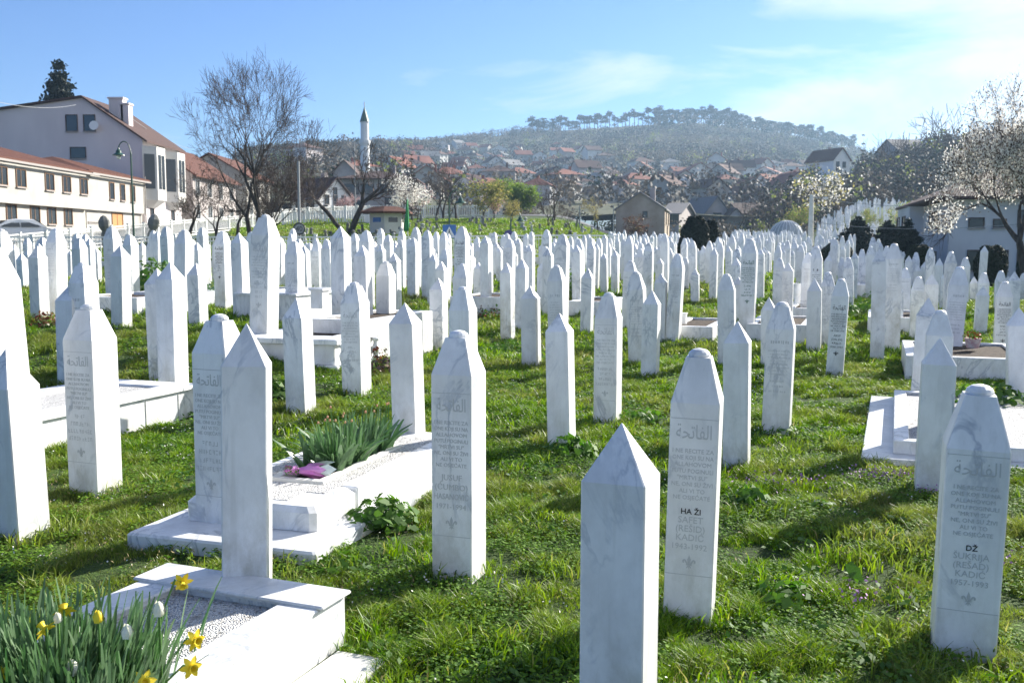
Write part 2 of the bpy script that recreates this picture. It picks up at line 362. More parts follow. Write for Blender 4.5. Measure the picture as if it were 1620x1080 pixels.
# ---------------------------------------------------------------- gravestones
def text_mesh(txt, size, matl, extr=.0015, bold=0.0, align='CENTER', sx=1):
    c = bpy.data.curves.new('inscription', 'FONT'); c.body = txt; c.size = size; c.align_x = align; c.extrude = extr; c.resolution_u = 2; c.offset = bold
    o = bpy.data.objects.new('inscription', c); COL.objects.link(o)
    bpy.context.view_layer.update()
    me = bpy.data.meshes.new_from_object(o.evaluated_get(bpy.context.evaluated_depsgraph_get()))
    bpy.data.objects.remove(o); bpy.data.curves.remove(c)
    V = np.empty(len(me.vertices) * 3); me.vertices.foreach_get('co', V); V = V.reshape(-1, 3)
    return me, V
AR = ''.join(chr(c) for c in (0xFE94, 0xFEA4, 0xFE97, 0xFE8E, 0xFED4, 0xFEDF, 0xFE8D))
def lily(mb, cx, cz, s, y):
    def poly(pts):
        n = len(pts); v = [(cx + x * s, y, cz + z * s) for x, z in pts] + [(cx + x * s, y + .004, cz + z * s) for x, z in pts]
        fs = [tuple(range(n)), tuple(range(2 * n - 1, n - 1, -1))] + [(i, n + i, n + (i + 1) % n, (i + 1) % n) for i in range(n)]
        mb.add(v, fs)
    poly([(0, 1), (.10, .72), (.20, .45), (.16, .15), (.07, -.1), (-.07, -.1), (-.16, .15), (-.20, .45), (-.10, .72)])
    for sg in (-1, 1):
        poly([(sg * a, b) for a, b in ((.10, -.12), (.24, .12), (.38, .38), (.58, .48), (.78, .34), (.80, .08), (.66, -.02), (.56, .08), (.62, .22), (.52, .26), (.40, .05), (.26, -.16))])
        poly([(sg * a, b) for a, b in ((.06, -.26), (.16, -.34), (.32, -.62), (.20, -.60), (.05, -.36))])
    poly([(-.34, -.13), (.34, -.13), (.34, -.25), (-.34, -.25)])
    poly([(0, -.28), (.07, -.5), (0, -.78), (-.07, -.5)])
LINES = ['I NE RECITE ZA', 'ONE KOJI SU NA', 'ALLAHOVOM', 'PUTU POGINULI', '"MRTVI SU"', 'NE, ONI SU ŽIVI', 'ALI VI TO', 'NE OSJEĆATE']
def black_line(txt, s, H, n):
    k = H / 1.2; me, V = text_mesh(txt, .034 * k, None, .0012, .0003); V[:, 0] -= (V[:, 0].max() + V[:, 0].min()) / 2
    return np.stack([V[:, 0], -s / 2 - .0008 - V[:, 2], V[:, 1] + H - .705 * k], -1), [list(p.vertices) for p in me.polygons]
def wrap_text(names, s, H, me_only=True):
    """all lettering of one stone's face as one mesh; coordinates x across, z up, y = face"""
    Vs, Fs, off = [], [], 0
    y0 = -s / 2 - .0005
    def add(txt, size, zc, wmax):
        nonlocal off
        me, V = text_mesh(txt, size, None, .0012, .0)
        if len(V) == 0: return
        w = V[:, 0].max() - V[:, 0].min(); k = min(1, wmax / max(w, 1e-6))
        V[:, 0] = (V[:, 0] - (V[:, 0].max() + V[:, 0].min()) / 2) * k
        zc0 = (V[:, 1].max() + V[:, 1].min()) / 2 if False else 0
        Vs.append(np.stack([V[:, 0], y0 - V[:, 2] + 0 * V[:, 0], V[:, 1] + zc], -1))
        for p in me.polygons: Fs.append([off + i for i in p.vertices])
        off += len(V); bpy.data.meshes.remove(me)
    k = H / 1.2
    add(AR, .085 * k, H - .375 * k, s * .72)
    for i, l in enumerate(LINES): add(l, .026 * k, H - (.438 + i * .0290) * k, s * .84)
    for i, l in enumerate(names):
        if l[:1] == '*': continue
        if l[:1] == '~':                    # lettering too worn to read: only its strokes
            r_ = random.Random(i * 7 + int(s * 1e5)); n_ = int(l[1:]); cw = .021 * k; zc = H - (.700 + i * .046) * k
            for c_ in range(n_):
                x = (c_ - n_ / 2 + .15) * cw; h0 = .024 * k
                for (a0, a1, b0, b1) in r_.sample([(0, .004, 0, h0), (.010, .014, 0, h0), (0, .014, h0 - .004, h0), (0, .014, 0, .004), (.002, .012, h0 / 2 - .002, h0 / 2 + .002)], r_.choice((2, 3))):
                    b = off; Vs.append(np.array([(x + a0 * k, y0 - .001, zc + b0), (x + a1 * k, y0 - .001, zc + b0), (x + a1 * k, y0 - .001, zc + b1), (x + a0 * k, y0 - .001, zc + b1)])); Fs.append([b, b + 1, b + 2, b + 3]); off += 4
            continue
        add(l, (.040 if i < len(names) - 1 else .036) * k, H - (.705 + i * (.046 if len(names) < 5 else .039)) * k, s * .86)
    return np.concatenate(Vs), Fs
def stone_mesh(kind, s, H, near, var=0.0, below=.25):
    """kind d: headstone with shouldered tapering top and small dome; p: footstone with pyramid top"""
    h = s / 2; c = .005 if near else 0
    def sq(a, z, tw=0):
        cc = min(c, a * .5)
        if c == 0: return [(-a, -a, z), (a, -a, z), (a, a, z), (-a, a, z)]
        return [(-a + cc, -a, z), (a - cc, -a, z), (a, -a + cc, z), (a, a - cc, z), (a - cc, a, z), (-a + cc, a, z), (-a, a - cc, z), (-a, -a + cc, z)]
    mb = MB()
    if kind == 'p':
        hp = s * (.86 + var)
        mb.rings([sq(h, -below), sq(h, H - hp), sq(h * .02, H)])
    else:
        fh = s * (.86 + var); dh = s * .17; top = h * .50
        mb.rings([sq(h, -below), sq(h, H - fh - dh), sq(top, H - dh)])
        n = 16 if near else 8; r = top * .88
        prof = [(r * 1.02, H - dh + .0005), (r * 1.05, H - dh * .72), (r * .92, H - dh * .42), (r * .62, H - dh * .14), (r * .2, H)]
        mb.lathe(prof, n)
    return mb
NEWLAB = []
def stone(px, w, top, base, kind, label=None, mode='G', s=None, t=GT, lean=0, names=None, ink='ink', zb=None, marb=None, emb=True, d=None):
    """a gravestone from its measured width, top and foot; G: foot stands on the lawn, W: distance from its real thickness"""
    phi = math.degrees(math.atan((px - 810) / F)); a = R(t - phi); fac = abs(math.cos(a)) + abs(math.sin(a))
    if mode == 'G':
        x, y, z = atg(px, base); half = .1 * fac; y += half
        x = ray(px, base)[0] / ray(px, base)[1] * y; s = s or w * y / F / fac
    else:
        s = s or (.205 if kind == 'd' else .18)
        y = d or s * fac * F / w; x = (px - 810) / F * y
        z = zb if zb is not None else (atd(px, base, y - .1)[2] if base else tz(x, y))
    H = atd(px, top, y)[2] - z
    if H > 1.5: z += min(H - 1.42, .6); H = atd(px, top, y)[2] - z
    below = max(.25, z - tz(x, y) + .1)
    near = y < 9
    zz = z
    r_ = random.Random(int(px * 7 + top)); 
    mm = marb or ('marble' if r_.random() < .7 else 'marble_b')
    mb = stone_mesh(kind, s, H, near, r_.uniform(-.08, .08), below)
    nm = 'domed_gravestone' if kind == 'd' else 'pointed_gravestone'
    o = mb.build(nm, M[mm], loc=(x, y, zz), rz=-R(t) + R(r_.uniform(-1.5, 1.5)) * (0 if names else 1))
    o.rotation_euler[1] = R(lean) if lean else R(r_.gauss(0, .9))
    o.rotation_euler[0] = R(r_.gauss(0, .9))
    tag(o, label, 'gravestone', 'white gravestones of the cemetery'); o['_y'] = y; o['_x'] = x; o['_k'] = kind; o['_h'] = H
    if not label: NEWLAB.append(o)
    if kind == 'd' and names is not None:
        V, Fs = wrap_text(names, s, H); ins = link(bpy.data.objects.new('inscription', mesh_np('inscription', V, Fs, [M[ink]]))); ins.parent = o
        if names[0][:1] == '*':
            V, Fs = black_line(names[0][1:], s, H, len(names)); ins = link(bpy.data.objects.new('painted_letters', mesh_np('painted_letters', V, Fs, [M['black']]))); ins.parent = o
        mb = MB(); k = H / 1.2; lily(mb, 0, H - (.915 if len(names) < 5 else .922) * k, .036 * k, -s / 2 - .002); mb.build('lily_emblem', M[ink], o)
        if near:
            # recessed writing panel drawn by its cut edges
            mb = MB(); yy = -s / 2 - .0012
            for zc in (H - .29 * k, H - .975 * k): mb.box(-s / 2 + .004, s / 2 - .004, yy, yy + .004, zc - .0015, zc + .0015)
            mb.build('panel_groove', M['ink'], o)
    elif kind == 'd' and y < 26 and emb and r_.random() < .75:
        V, Fs = GEN_TEXT(s, H); ins = link(bpy.data.objects.new('inscription', mesh_np('inscription', V, Fs, [M[ink]]))); ins.parent = o
    return o
_gt = []
def GEN_TEXT(s, H):                       # weathered writing nobody can read at that distance: rows of short cuts
    Vs, Fs = [], []; k = H / 1.2; r_ = random.Random(int(s * 9999 + H * 999))
    rows = [(.36 * k, .034 * k, .66)] + [((.44 + i * .030) * k, .013 * k, .8) for i in range(8)] + [((.715 + i * .046) * k, .021 * k, .62) for i in range(3)]
    for (dz, hh, wf) in rows:
        x = -s * wf / 2 * r_.uniform(.75, 1); x1 = -x
        while x < x1:
            w = hh * r_.uniform(.18, .45); b = len(Vs); y = -s / 2 - .0015; z = H - dz
            if r_.random() < .88:
                z0, z1 = z - hh / 2 * r_.uniform(.5, 1), z + hh / 2 * r_.uniform(.6, 1)
                Vs += [(x, y, z0), (x + w, y, z0), (x + w, y, z1), (x, y, z1)]; Fs.append((b, b + 1, b + 2, b + 3))
            x += w + hh * r_.uniform(.15, .4)
    return Vs, Fs
S = stone
# --- nearest ones, measured one by one
S(33, 95, 552, 864, 'p', 'pointed white gravestone half cut by the frame on the street side, shade line across it', s=.22)
S(4, 80, 382, None, 'd', 'tall sunlit domed gravestone rising from the long tomb box at the frame edge', 'W', s=.22, zb=.30)
S(6, 32, 362, None, 'd', 'domed gravestone peeping over the sunlit one at the frame edge', 'W')
S(153, 81, 480, 790, 'd', 'inscribed domed gravestone standing in grass before the long tomb box', names=['~4', '~7', '~9', '~9'])
S(117, 47, 449, 615, 'p', 'pointed gravestone directly behind the inscribed one at the long tomb box')
S(134, 44, 415, None, 'd', 'domed gravestone with bright sunlit flank between two pointed ones', 'W')
S(270, 46, 414, 608, 'p', 'large pointed gravestone standing on the far end of the long tomb box', 'W', s=.205)
S(252, 40, 424, 584, 'p', 'grey shaded pointed gravestone tucked behind the one on the tomb box', 'W', s=.19)
S(356, 88, 496, 852, 'd', 'domed inscribed headstone of the tulip tomb, half hidden by a pointed stone', 'G', s=.215, names=['~5', '~7', '~7', '~9'])
S(380, 84, 512, 940, 'p', 'pointed veined gravestone on the rear kerb of the daffodil bed', 'W', s=.185, t=-7, zb=.2, d=4.12)
S(645, 46, 479, 683, 'p', 'pointed gravestone standing on the far end of the tulip tomb', 'W', s=.185, zb=.225, d=7.3, marb='marble_b')
S(727, 88, 522, 925, 'd', 'domed gravestone dated 1971-1994 in the middle of the lawn', names=['JUSUF', '(ĆUMBO)', 'HASANOVIĆ', '1971-1994'], t=18.6)
S(986, 128, 670, 1165, 'p', 'big pointed gravestone cut off by the bottom of the picture', 'W', s=.212, t=21.5, zb=0, marb='marble_b')
S(1090, 84, 549, 990, 'd', 'leaning domed gravestone dated 1943-1992 with a few black letters', names=['*HA ŽI', 'SAFET', '(REŠID)', 'KADIĆ', '1943-1992'], lean=1.3, t=16.5)
S(1520, 100, 606, 1046, 'd', 'leaning domed gravestone dated 1957-1993 close to the viewer', names=['*DŽ', 'ŠUKRIJA', '(REŠAD)', 'KADIĆ', '1957-1993'], lean=1.2, t=19.5)
S(1472, 52, 534, 785, 'p', 'pointed bluish gravestone in front of the gravel plot, spotted with grey', lean=1.2, marb='marble_b')
S(1477, 50, 490, 700, 'd', 'dark bluish domed gravestone between two pointed ones by the gravel plot', 'G', lean=.6, s=.2, marb='marble_b')
S(1457, 33, 470, 632, 'p', 'bluish pointed gravestone rearmost of the three by the gravel plot', 'G', marb='marble_b')
S(1612, 62, 486, 645, 'p', 'large pointed gravestone at the frame edge behind the gravel plot', 'G', s=.21)
S(1165, 44, 507, 745, 'p', 'pointed gravestone just behind the leaning stone dated 1943-1992')
S(1228, 46, 477, 687, 'd', 'leaning domed gravestone with worn lettering between two grassy strips', lean=1.2, emb=True)
S(1219, 24, 470, None, 'p', 'pointed gravestone tucked behind the leaning worn domed one', 'W')
S(889, 46, 495, 714, 'p', 'pointed gravestone with a cracked foot in the central lawn')
S(961, 45, 462, 673, 'd', 'inscribed domed gravestone in the central lawn behind the big cut off one', names=['~7', '~5', '~6', '~9'])
S(565, 46, 446, 627, 'd', 'domed inscribed gravestone beside the tomb platform and tulips', names=['~5', '~7', '~4', '~9'])
S(477, 47, 471, 657, 'p', 'pointed gravestone in grass in front of the stepped platform')
S(416, 45, 339, 524, 'd', 'biggest domed gravestone, finely lettered, on the tall stepped platform', 'W', s=.25, names=['~5', '~9', '~4', '~4'], zb=.50, d=12.25)
S(541, 32, 358, 508, 'p', 'big pointed gravestone with a dark vein on the far end of the stepped platform', 'W', s=.21, zb=.50, d=14.0)
S(1320, 38, 440, 596, 'd', 'domed gravestone with crisp black lettering and lily, alone on the lawn', names=['AKIF', '(SALIH)', 'KRILO', '1950-1993'], ink='black', s=.2)
S(1287, 23, 440, 556, 'p', 'pointed gravestone beside the black lettered one on the lawn')
S(1583, 34, 445, 569, 'd', 'domed gravestone with black lettering and lily near the frame edge', names=['~5', '~4', '~5', '~9'], ink='black', s=.2)
S(1183, 26, 377, 508, 'd', 'tall gravestone with green lettering and green lily on a marble box', 'W', s=.24, names=['~5', '~4', '~5', '~9'], ink='green_ink')
S(1503, 42, 421, 577, 'd', 'large pale gravestone leaning hard over with a carved round rosette', 'G', s=.235, lean=3.2)
S(731, 25, 358, 450, 'd', 'tall domed gravestone with black written lines, highest of the middle rows', 'W', s=.22, names=['~6', '~5', '~9'], ink='black')
S(866, 15, 363, 452, 'd', 'slender domed gravestone with fine black lines high in the rear rows', 'W', names=['~4', '~5', '~9'], ink='black')
S(354, 28, 365, 462, 'd', 'domed gravestone with black name and emblem above the lavender', 'W', s=.2, names=['~3', '~4', '~5'], ink='black')
S(1292, 18, 390, None, 'd', 'gravestone with black crescent sign beside the leaning pale ones', 'W', s=.2, ink='black')
S(734, 45, 453, None, 'd', 'broad domed gravestone rising right behind the stone dated 1971-1994', 'W', s=.215)
S(731, 30, 417, None, 'd', 'domed gravestone with a dark curved garland chain in the middle rows', 'W')
S(1067, 24, 401, 515, 'd', 'domed gravestone leaning on the box with the small candle house', 'W', lean=2.5)
S(1413, 25, 385, 496, 'd', 'tall domed gravestone at the wedge cornered grave box', 'W', s=.23)
# --- the rest of the measured ones: (x, width, top, foot or None, kind, mode)
for a in [(62,28,389,499,'p','W'),(90,31,361,472,'d','W'),(129,24,376,None,'d','W'),(182,27,358,None,'d','W'),(191,31,388,502,'p','W'),
 (209,24,371,469,'d','W'),(226,12,383,427,'p','W'),(38,17,400,None,'p','W'),(268,21,358,None,'d','W'),(290,30,363,478,'d','W'),(315,20,383,None,'p','W'),
 (313,30,416,520,'p','W'),(382,27,368,486,'p','W'),(443,18,375,None,'d','W'),(465,12,361,None,'d','W'),(467,31,381,500,'d','W'),(484,18,388,None,'p','W'),
 (503,20,381,467,'d','W'),(520,22,379,476,'p','W'),(581,24,364,460,'d','W'),(576,28,388,None,'p','W'),(610,31,413,535,'d','W'),(625,21,400,481,'p','W'),
 (604,13,361,None,'d','W'),(615,16,371,None,'d','W'),(637,13,364,420,'d','W'),(627,10,381,None,'p','W'),(661,16,359,None,'d','W'),(654,19,376,449,'d','W'),
 (677,19,364,460,'d','W'),(692,11,366,None,'d','W'),(702,10,376,None,'p','W'),(711,10,377,None,'p','W'),(704,19,394,None,'d','W'),(685,18,401,None,'p','W'),
 (697,20,413,None,'p','W'),(695,29,440,556,'p','G'),(747,12,402,None,'p','W'),(756,13,388,463,'d','W'),(769,18,373,467,'p','W'),(782,10,367,423,'d','W'),
 (793,12,390,None,'d','W'),(802,12,369,None,'d','W'),(806,18,378,450,'d','W'),(803,23,416,498,'p','W'),(825,21,409,495,'p','W'),(814,11,366,None,'d','W'),
 (823,13,376,None,'p','W'),(838,17,386,None,'p','W'),(841,10,366,None,'d','W'),(831,9,370,None,'d','W'),(867,18,392,None,'p','W'),(857,17,414,482,'p','W'),
 (841,31,452,581,'p','G'),(884,31,419,None,'d','W'),(928,21,424,530,'p','G'),(888,23,370,None,'d','W'),(913,17,387,444,'p','W'),(918,17,378,None,'d','W'),
 (903,9,374,None,'d','W'),(929,9,370,None,'d','W'),(934,15,382,455,'p','W'),(956,10,371,None,'p','W'),(956,13,400,453,'p','W'),(965,8,379,None,'d','W'),
 (973,13,396,447,'p','W'),(978,9,376,None,'d','W'),(984,9,401,None,'p','W'),(995,15,374,None,'d','W'),(995,22,412,500,'d','W'),(1010,31,429,581,'d','G'),
 (1028,29,459,598,'p','G'),(1044,21,432,542,'p','G'),(1010,8,379,None,'d','W'),(1018,10,376,None,'d','W'),(1025,17,384,450,'d','W'),(1015,13,398,None,'p','W'),
 (1037,9,390,None,'p','W'),(1043,9,374,None,'d','W'),(1051,11,383,440,'d','W'),(1055,8,380,None,'d','W'),(1061,7,383,None,'d','W'),(1066,8,382,None,'d','W'),
 (1071,7,385,None,'d','W'),(1084,13,407,500,'d','W'),(1091,11,401,None,'p','W'),(1100,14,424,487,'p','W'),(1087,9,376,None,'d','W'),(1096,13,381,None,'d','W'),
 (1102,8,393,None,'d','W'),(1107,8,395,None,'p','W'),(1113,8,392,None,'d','W'),(1121,12,382,440,'d','W'),(1129,8,384,None,'d','W'),(1138,9,393,438,'p','W'),
 (1164,15,393,None,'d','W'),(1166,16,407,None,'p','W'),(1150,29,433,583,'d','G'),(1168,17,437,None,'p','W'),(1231,17,408,477,'d','W'),(1246,18,415,483,'p','W'),
 (1265,12,387,440,'d','W'),(1237,9,386,None,'d','W'),(1253,9,384,None,'d','W'),(1276,18,400,486,'d','W'),(1311,22,430,None,'d','W'),(1343,16,407,502,'d','W'),
 (1330,12,407,None,'d','W'),(1307,10,407,None,'p','W'),(1316,10,408,None,'d','W'),(1390,21,394,488,'p','W'),(1350,12,398,451,'p','W'),(1362,12,394,451,'d','W'),
 (1401,12,389,None,'d','W'),(1418,19,446,526,'p','G'),(1432,17,424,495,'d','W'),(1435,11,404,None,'p','W'),(1447,12,399,None,'d','W'),(1451,11,419,None,'p','W'),
 (1460,11,414,None,'p','W'),(1452,21,437,500,'d','W'),(1474,20,433,490,'p','W'),(1483,13,408,None,'p','W'),(1470,11,415,None,'d','W'),(1502,18,398,None,'d','W'),
 (1494,14,428,None,'p','W'),(1525,15,407,None,'d','W'),(1555,18,431,None,'d','W'),(1541,13,437,None,'p','W'),(1550,20,452,529,'p','G'),(1582,17,428,None,'d','W'),
 (1605,18,429,None,'p','W'),(1594,9,436,None,'p','W'),(1618,15,432,None,'d','W')]:
    S(a[0], a[1], a[2], a[3], a[4], mode=a[5], ink=('black' if a[0] in (1592,) else 'ink'))
# --- rear rows that can only be counted by their tips: grid along the graves' own direction
occ = [(o.location.x, o.location.y) for o in NEWLAB]
cand = []
for i in range(-40, 60):
    for j in range(6, 34):
        for foot in (0, 1):
            u = j * 2.9 + foot * 1.75; v = i * 1.28
            x = u * ux + v * uy + random.uniform(-.12, .12); y = u * uy - v * ux + random.uniform(-.12, .12)
            px = 810 + F * x / y if y > 1 else -1
            if y < 23 or y > 78 or px < -10 or px > 1640: continue
            if px < 320 and y > 38: continue
            if px < 600 and y > 41: continue
            if px < 960 and y > 46: continue
            if px > 1430 and y > 27: continue
            if px > 1250 and y > 60: continue
            if random.random() < .16: continue
            if any((x - a) ** 2 + (y - b) ** 2 < .35 for a, b in occ): continue
            cand.append((y, x, foot))
cand.sort()
n_ind = 300 - len([o for o in sc.objects if o.name.startswith(('domed_gr', 'pointed_gr'))])
protos = {}
for k in ('d', 'p'):
    for q in range(4):
        protos[k, q] = stone_mesh(k, .20 if k == 'd' else .175, (1.22 if k == 'd' else 1.02), False, (q - 1.5) * .05, .3)
pm = {kk: mesh_np('gravestone', v.v, v.f, [M['marble'] if kk[1] % 2 else M['marble_b']]) for kk, v in protos.items()}
def fill_stone(x, y, foot, z=None):
    k = 'p' if foot else 'd'; o = bpy.data.objects.new('pointed_gravestone' if foot else 'domed_gravestone', pm[k, random.randrange(4)])
    link(o); o.location = (x, y, tz(x, y) + random.choice((0, 0, .15, .25))); q = random.uniform(.9, 1.12); o.scale = (1, 1, q)
    o.rotation_euler = (R(random.uniform(-1.5, 1.5)), R(random.uniform(-1.5, 1.5)), -R(GT + random.uniform(-4, 4)))
    o['_x'] = x; o['_y'] = y; o['_k'] = k; o['_h'] = q * (1.02 if foot else 1.22)
    tag(o, None, 'gravestone', 'white gravestones of the cemetery'); NEWLAB.append(o); return o
for y, x, foot in cand[:n_ind]: fill_stone(x, y, foot)
rest = cand[n_ind:]
# the hillside beyond: too many to count
for i in range(760):
    y = random.uniform(78, 138); a = random.uniform(.22, .50)
    x = a * y
    if y < 92 and a > .40: continue
    if .262 < a < .305 and y > 84: continue
    rest.append((y, x, i % 2))
RV, RF, off = [], [], 0
for y, x, foot in rest:
    P = protos['p' if foot else 'd', 0]; V = np.array(P.v); a = R(-GT + random.uniform(-6, 6)); c, s_ = math.cos(a), math.sin(a)
    q = random.uniform(.85, 1.25)
    W = np.stack([V[:, 0] * c - V[:, 1] * s_ + x, V[:, 0] * s_ + V[:, 1] * c + y, V[:, 2] * q + tz(x, y)], -1); RV.append(W)
    RF += [[off + i for i in f] for f in P.f]; off += len(V)
o = link(bpy.data.objects.new('distant_gravestones', mesh_np('distant_gravestones', np.concatenate(RV), RF, [M['marble']])))
tag(o, 'dense mass of tiny white gravestones on the far side of the cemetery and up the slope', 'gravestones', kind='stuff')

# every unnamed stone gets a label that tells its row and place
ORD = 'first second third fourth fifth sixth seventh eighth ninth tenth eleventh twelfth thirteenth fourteenth fifteenth sixteenth seventeenth eighteenth nineteenth'.split()
TENS = {2: 'twent', 3: 'thirt', 4: 'fort', 5: 'fift', 6: 'sixt', 7: 'sevent', 8: 'eight', 9: 'ninet'}
def ordw(n):
    if n >= 100: return 'one hundred and ' + ordw(n - 100) if n > 100 else 'hundredth'
    if n < 20: return ORD[n - 1]
    t, u = divmod(n, 10); return TENS[t] + ('ieth' if u == 0 else 'y-' + ORD[u - 1])
rows = {}
for o in NEWLAB:
    u = o['_x'] * ux + o['_y'] * uy; rows.setdefault(int(u // 2.9), []).append(o)
for ri, key in enumerate(sorted(rows)):
    for ci, o in enumerate(sorted(rows[key], key=lambda o: o['_x'] * uy - o['_y'] * ux)):
        h = o['_h']; sz = 'low' if h < .98 else ('tall' if h > 1.3 else 'plain')
        o['label'] = f"{sz} {'domed' if o['_k'] == 'd' else 'pointed'} white gravestone, {ordw(ci + 1)} from the street in the {ordw(ri + 1)} row back"
for o in list(sc.objects):
    for k in ('_x', '_y', '_k', '_h'):
        if k in o: del o[k]

# small things on graves
def flowerpot(x, y, z):
    e = empty('flower_pot', (x, y, z)); tag(e, 'pot of small red flowers standing on a white grave box', 'flower pot')
    MB().lathe([(.07, 0), (.10, .11), (.105, .12), (.09, .12)], 14).build('pot', mottled('glazed_pot', (.45, .25, .28), (.62, .55, .52), 20), e)
    leafball('flowers', 0, 0, .15, .13, .07, 260, .016, [M['red'], M['weed']], e)
def vase(x, y, z, lab, k=1.0):
    o = MB().lathe([(a * k, b * k) for a, b in ((.06, 0), (.065, .02), (.045, .05), (.085, .16), (.09, .22), (.07, .29), (.085, .31), (.06, .31), (.06, .29))], 18).build('marble_vase', M['marble'], loc=(x, y, z), smooth=True)
    tag(o, lab, 'vase')
# ---------------------------------------------------------------- leaves, blades, trees
M['red'] = mat('red_petals', (.45, .02, .03), .6)
def rand_dirs(n, up=0.0):
    d = rng.normal(size=(n, 3)); d[:, 2] += up; return d / np.linalg.norm(d, axis=1, keepdims=True)
def leaves(P, size, N=None, aspect=.6, jitter=.5):
    """one folded leaf (two triangles) at each point"""
    n = len(P); size = np.broadcast_to(size, (n,)) * (1 + jitter * (rng.random(n) - .5))
    N = rand_dirs(n) if N is None else N
    a = np.cross(N, rand_dirs(n)); a /= np.linalg.norm(a, axis=1, keepdims=True) + 1e-9; b = np.cross(N, a)
    s = size[:, None]
    V = np.stack([P - a * s, P + b * s * aspect + N * s * .15, P + a * s, P - b * s * aspect + N * s * .15], 1).reshape(-1, 3)
    i = np.arange(n)[:, None] * 4
    return V, i + np.array([[0, 1, 2, 3]])
def leafobj(name, V, Fq, mats, parent=None, mi=None, loc=(0, 0, 0)):
    o = link(bpy.data.objects.new(name, mesh_np(name, V, Fq, mats, mi))); o.location = loc
    if parent: o.parent = parent
    return o
def leafball(name, x, y, z, r, rz, n, size, mats, parent=None, shell=.55, flat=None):
    d = rand_dirs(n); k = (shell + (1 - shell) * rng.random(n))[:, None]
    P = d * k * np.array([r, r, rz]) + np.array([x, y, z])
    if flat: P = P
    V, Fq = leaves(P, size, N=d * .6 + rand_dirs(n) * .6)
    mi = rng.integers(0, len(mats), n)
    return leafobj(name, V, Fq, mats, parent, mi)
def tubes(segs, sides=4):
    """segs (n,8): p0 p1 r0 r1"""
    S_ = np.asarray(segs, float); p0, p1, r0, r1 = S_[:, :3], S_[:, 3:6], S_[:, 6], S_[:, 7]
    d = p1 - p0; d /= np.linalg.norm(d, axis=1, keepdims=True) + 1e-9
    ref = np.where(np.abs(d[:, 2:3]) < .9, np.array([[0, 0, 1.]]), np.array([[1., 0, 0]]))
    a = np.cross(d, ref); a /= np.linalg.norm(a, axis=1, keepdims=True); b = np.cross(d, a); n = len(S_)
    V = []
    for p, r in ((p0, r0), (p1, r1)):
        for j in range(sides):
            t = 2 * math.pi * j / sides; V.append(p + (a * math.cos(t) + b * math.sin(t)) * r[:, None])
    V = np.stack(V, 1).reshape(-1, 3); base = np.arange(n)[:, None] * (2 * sides); Fs = []
    for j in range(sides): Fs.append(base + np.array([[j, (j + 1) % sides, sides + (j + 1) % sides, sides + j]]))
    return V, np.stack(Fs, 1).reshape(-1, 4)
def grow(seed, H, r, depth=6, spread=.55, up=.18, lean=(0, 0), first=.28, seglen=.16, kids=(2, 4), gnarl=.14, twig=.004, stems=None, shrink=.72, droop=0.0, side=.75, sidel=(.45, .7)):
    """bare branching; returns segments list with their depth, and tips"""
    rs = random.Random(seed); segs = []; tips = []
    def br(p, d, L, r, dep):
        n = max(2, int(L / (seglen * H)) + 2) if dep < 2 else (3 if dep < 4 else 2)
        r_end = r * (.62 if dep else .75)
        for i in range(n):
            d2 = (d + Vector((rs.gauss(0, gnarl), rs.gauss(0, gnarl), rs.gauss(0, gnarl) + (up if dep > 0 else .02) * .35 - droop * dep * .03))).normalized()
            q = p + d2 * (L / n); ra = r + (r_end - r) * i / n; rb = r + (r_end - r) * (i + 1) / n
            segs.append((p.x, p.y, p.z, q.x, q.y, q.z, max(ra, twig), max(rb, twig), dep)); p, d = q, d2
            if dep >= 1 and dep < depth and i < n - 1 and rs.random() < side:
                sd = d.orthogonal(); sd.rotate(Matrix.Rotation(rs.uniform(0, 6.28), 3, d)); nd = (d + sd * rs.uniform(.6, 1.1)).normalized()
                br(p, nd, L * rs.uniform(*sidel), rb * .55, dep + 1)
        if dep >= depth: tips.append(p); return
        for k in range(rs.randint(*kids)):
            sd = d.orthogonal(); sd.rotate(Matrix.Rotation(rs.uniform(0, 6.28), 3, d))
            nd = (d + sd * rs.uniform(.45, 1.15) * spread * 1.6 + Vector((0, 0, up))).normalized()
            br(p, nd, L * rs.uniform(shrink - .12, shrink + .1), r_end * rs.uniform(.6, .85), dep + 1)
    if stems:
        for (dx, dy, dz, L, rr) in stems: br(Vector((0, 0, -.1)), Vector((dx, dy, dz)).normalized(), L, rr, 0)
    else: br(Vector((0, 0, -.1)), Vector((lean[0], lean[1], 1)).normalized(), H * first, r, 0)
    return segs, tips
M['bark'] = mottled('bark', (.030, .024, .020), (.085, .07, .06), 9, .9, .6, sc3=(1, 1, .3))
M['twig'] = mottled('twigs', (.055, .040, .034), (.105, .08, .07), 6, .9, 0)
M['twig_far'] = mottled('far_twigs', (.10, .085, .072), (.17, .145, .12), 6, .9, 0)
def bare_tree(label, loc, segs, cut=2, name='bare_tree', cat='tree', leafpts=None, leafmat=None, leafsize=.03, group=None, crownname='crown', rz=0, k=1):
    e = empty(name, loc, rz); e.scale = (k, k, k); tag(e, label, cat, group)
    A = [s[:8] for s in segs if s[8] < cut]; B = [s[:8] for s in segs if s[8] >= cut]
    V, Fq = tubes(A, 8); o = leafobj('trunk', V, Fq, [M['bark']], e); o.data.polygons.foreach_set('use_smooth', np.ones(len(o.data.polygons), bool))
    V, Fq = tubes(B, 3); V2 = [V]; F2 = [Fq]; mi = [np.zeros(len(Fq), int)]; mats = [M['twig']]
    if leafpts is not None:
        VL, FL = leaves(np.asarray(leafpts), leafsize); F2.append(FL + len(V)); V2.append(VL); mats += leafmat; mi.append(1 + rng.integers(0, len(leafmat), len(FL)))
    leafobj(crownname, np.concatenate(V2), np.concatenate(F2), mats, e, np.concatenate(mi))
    return e
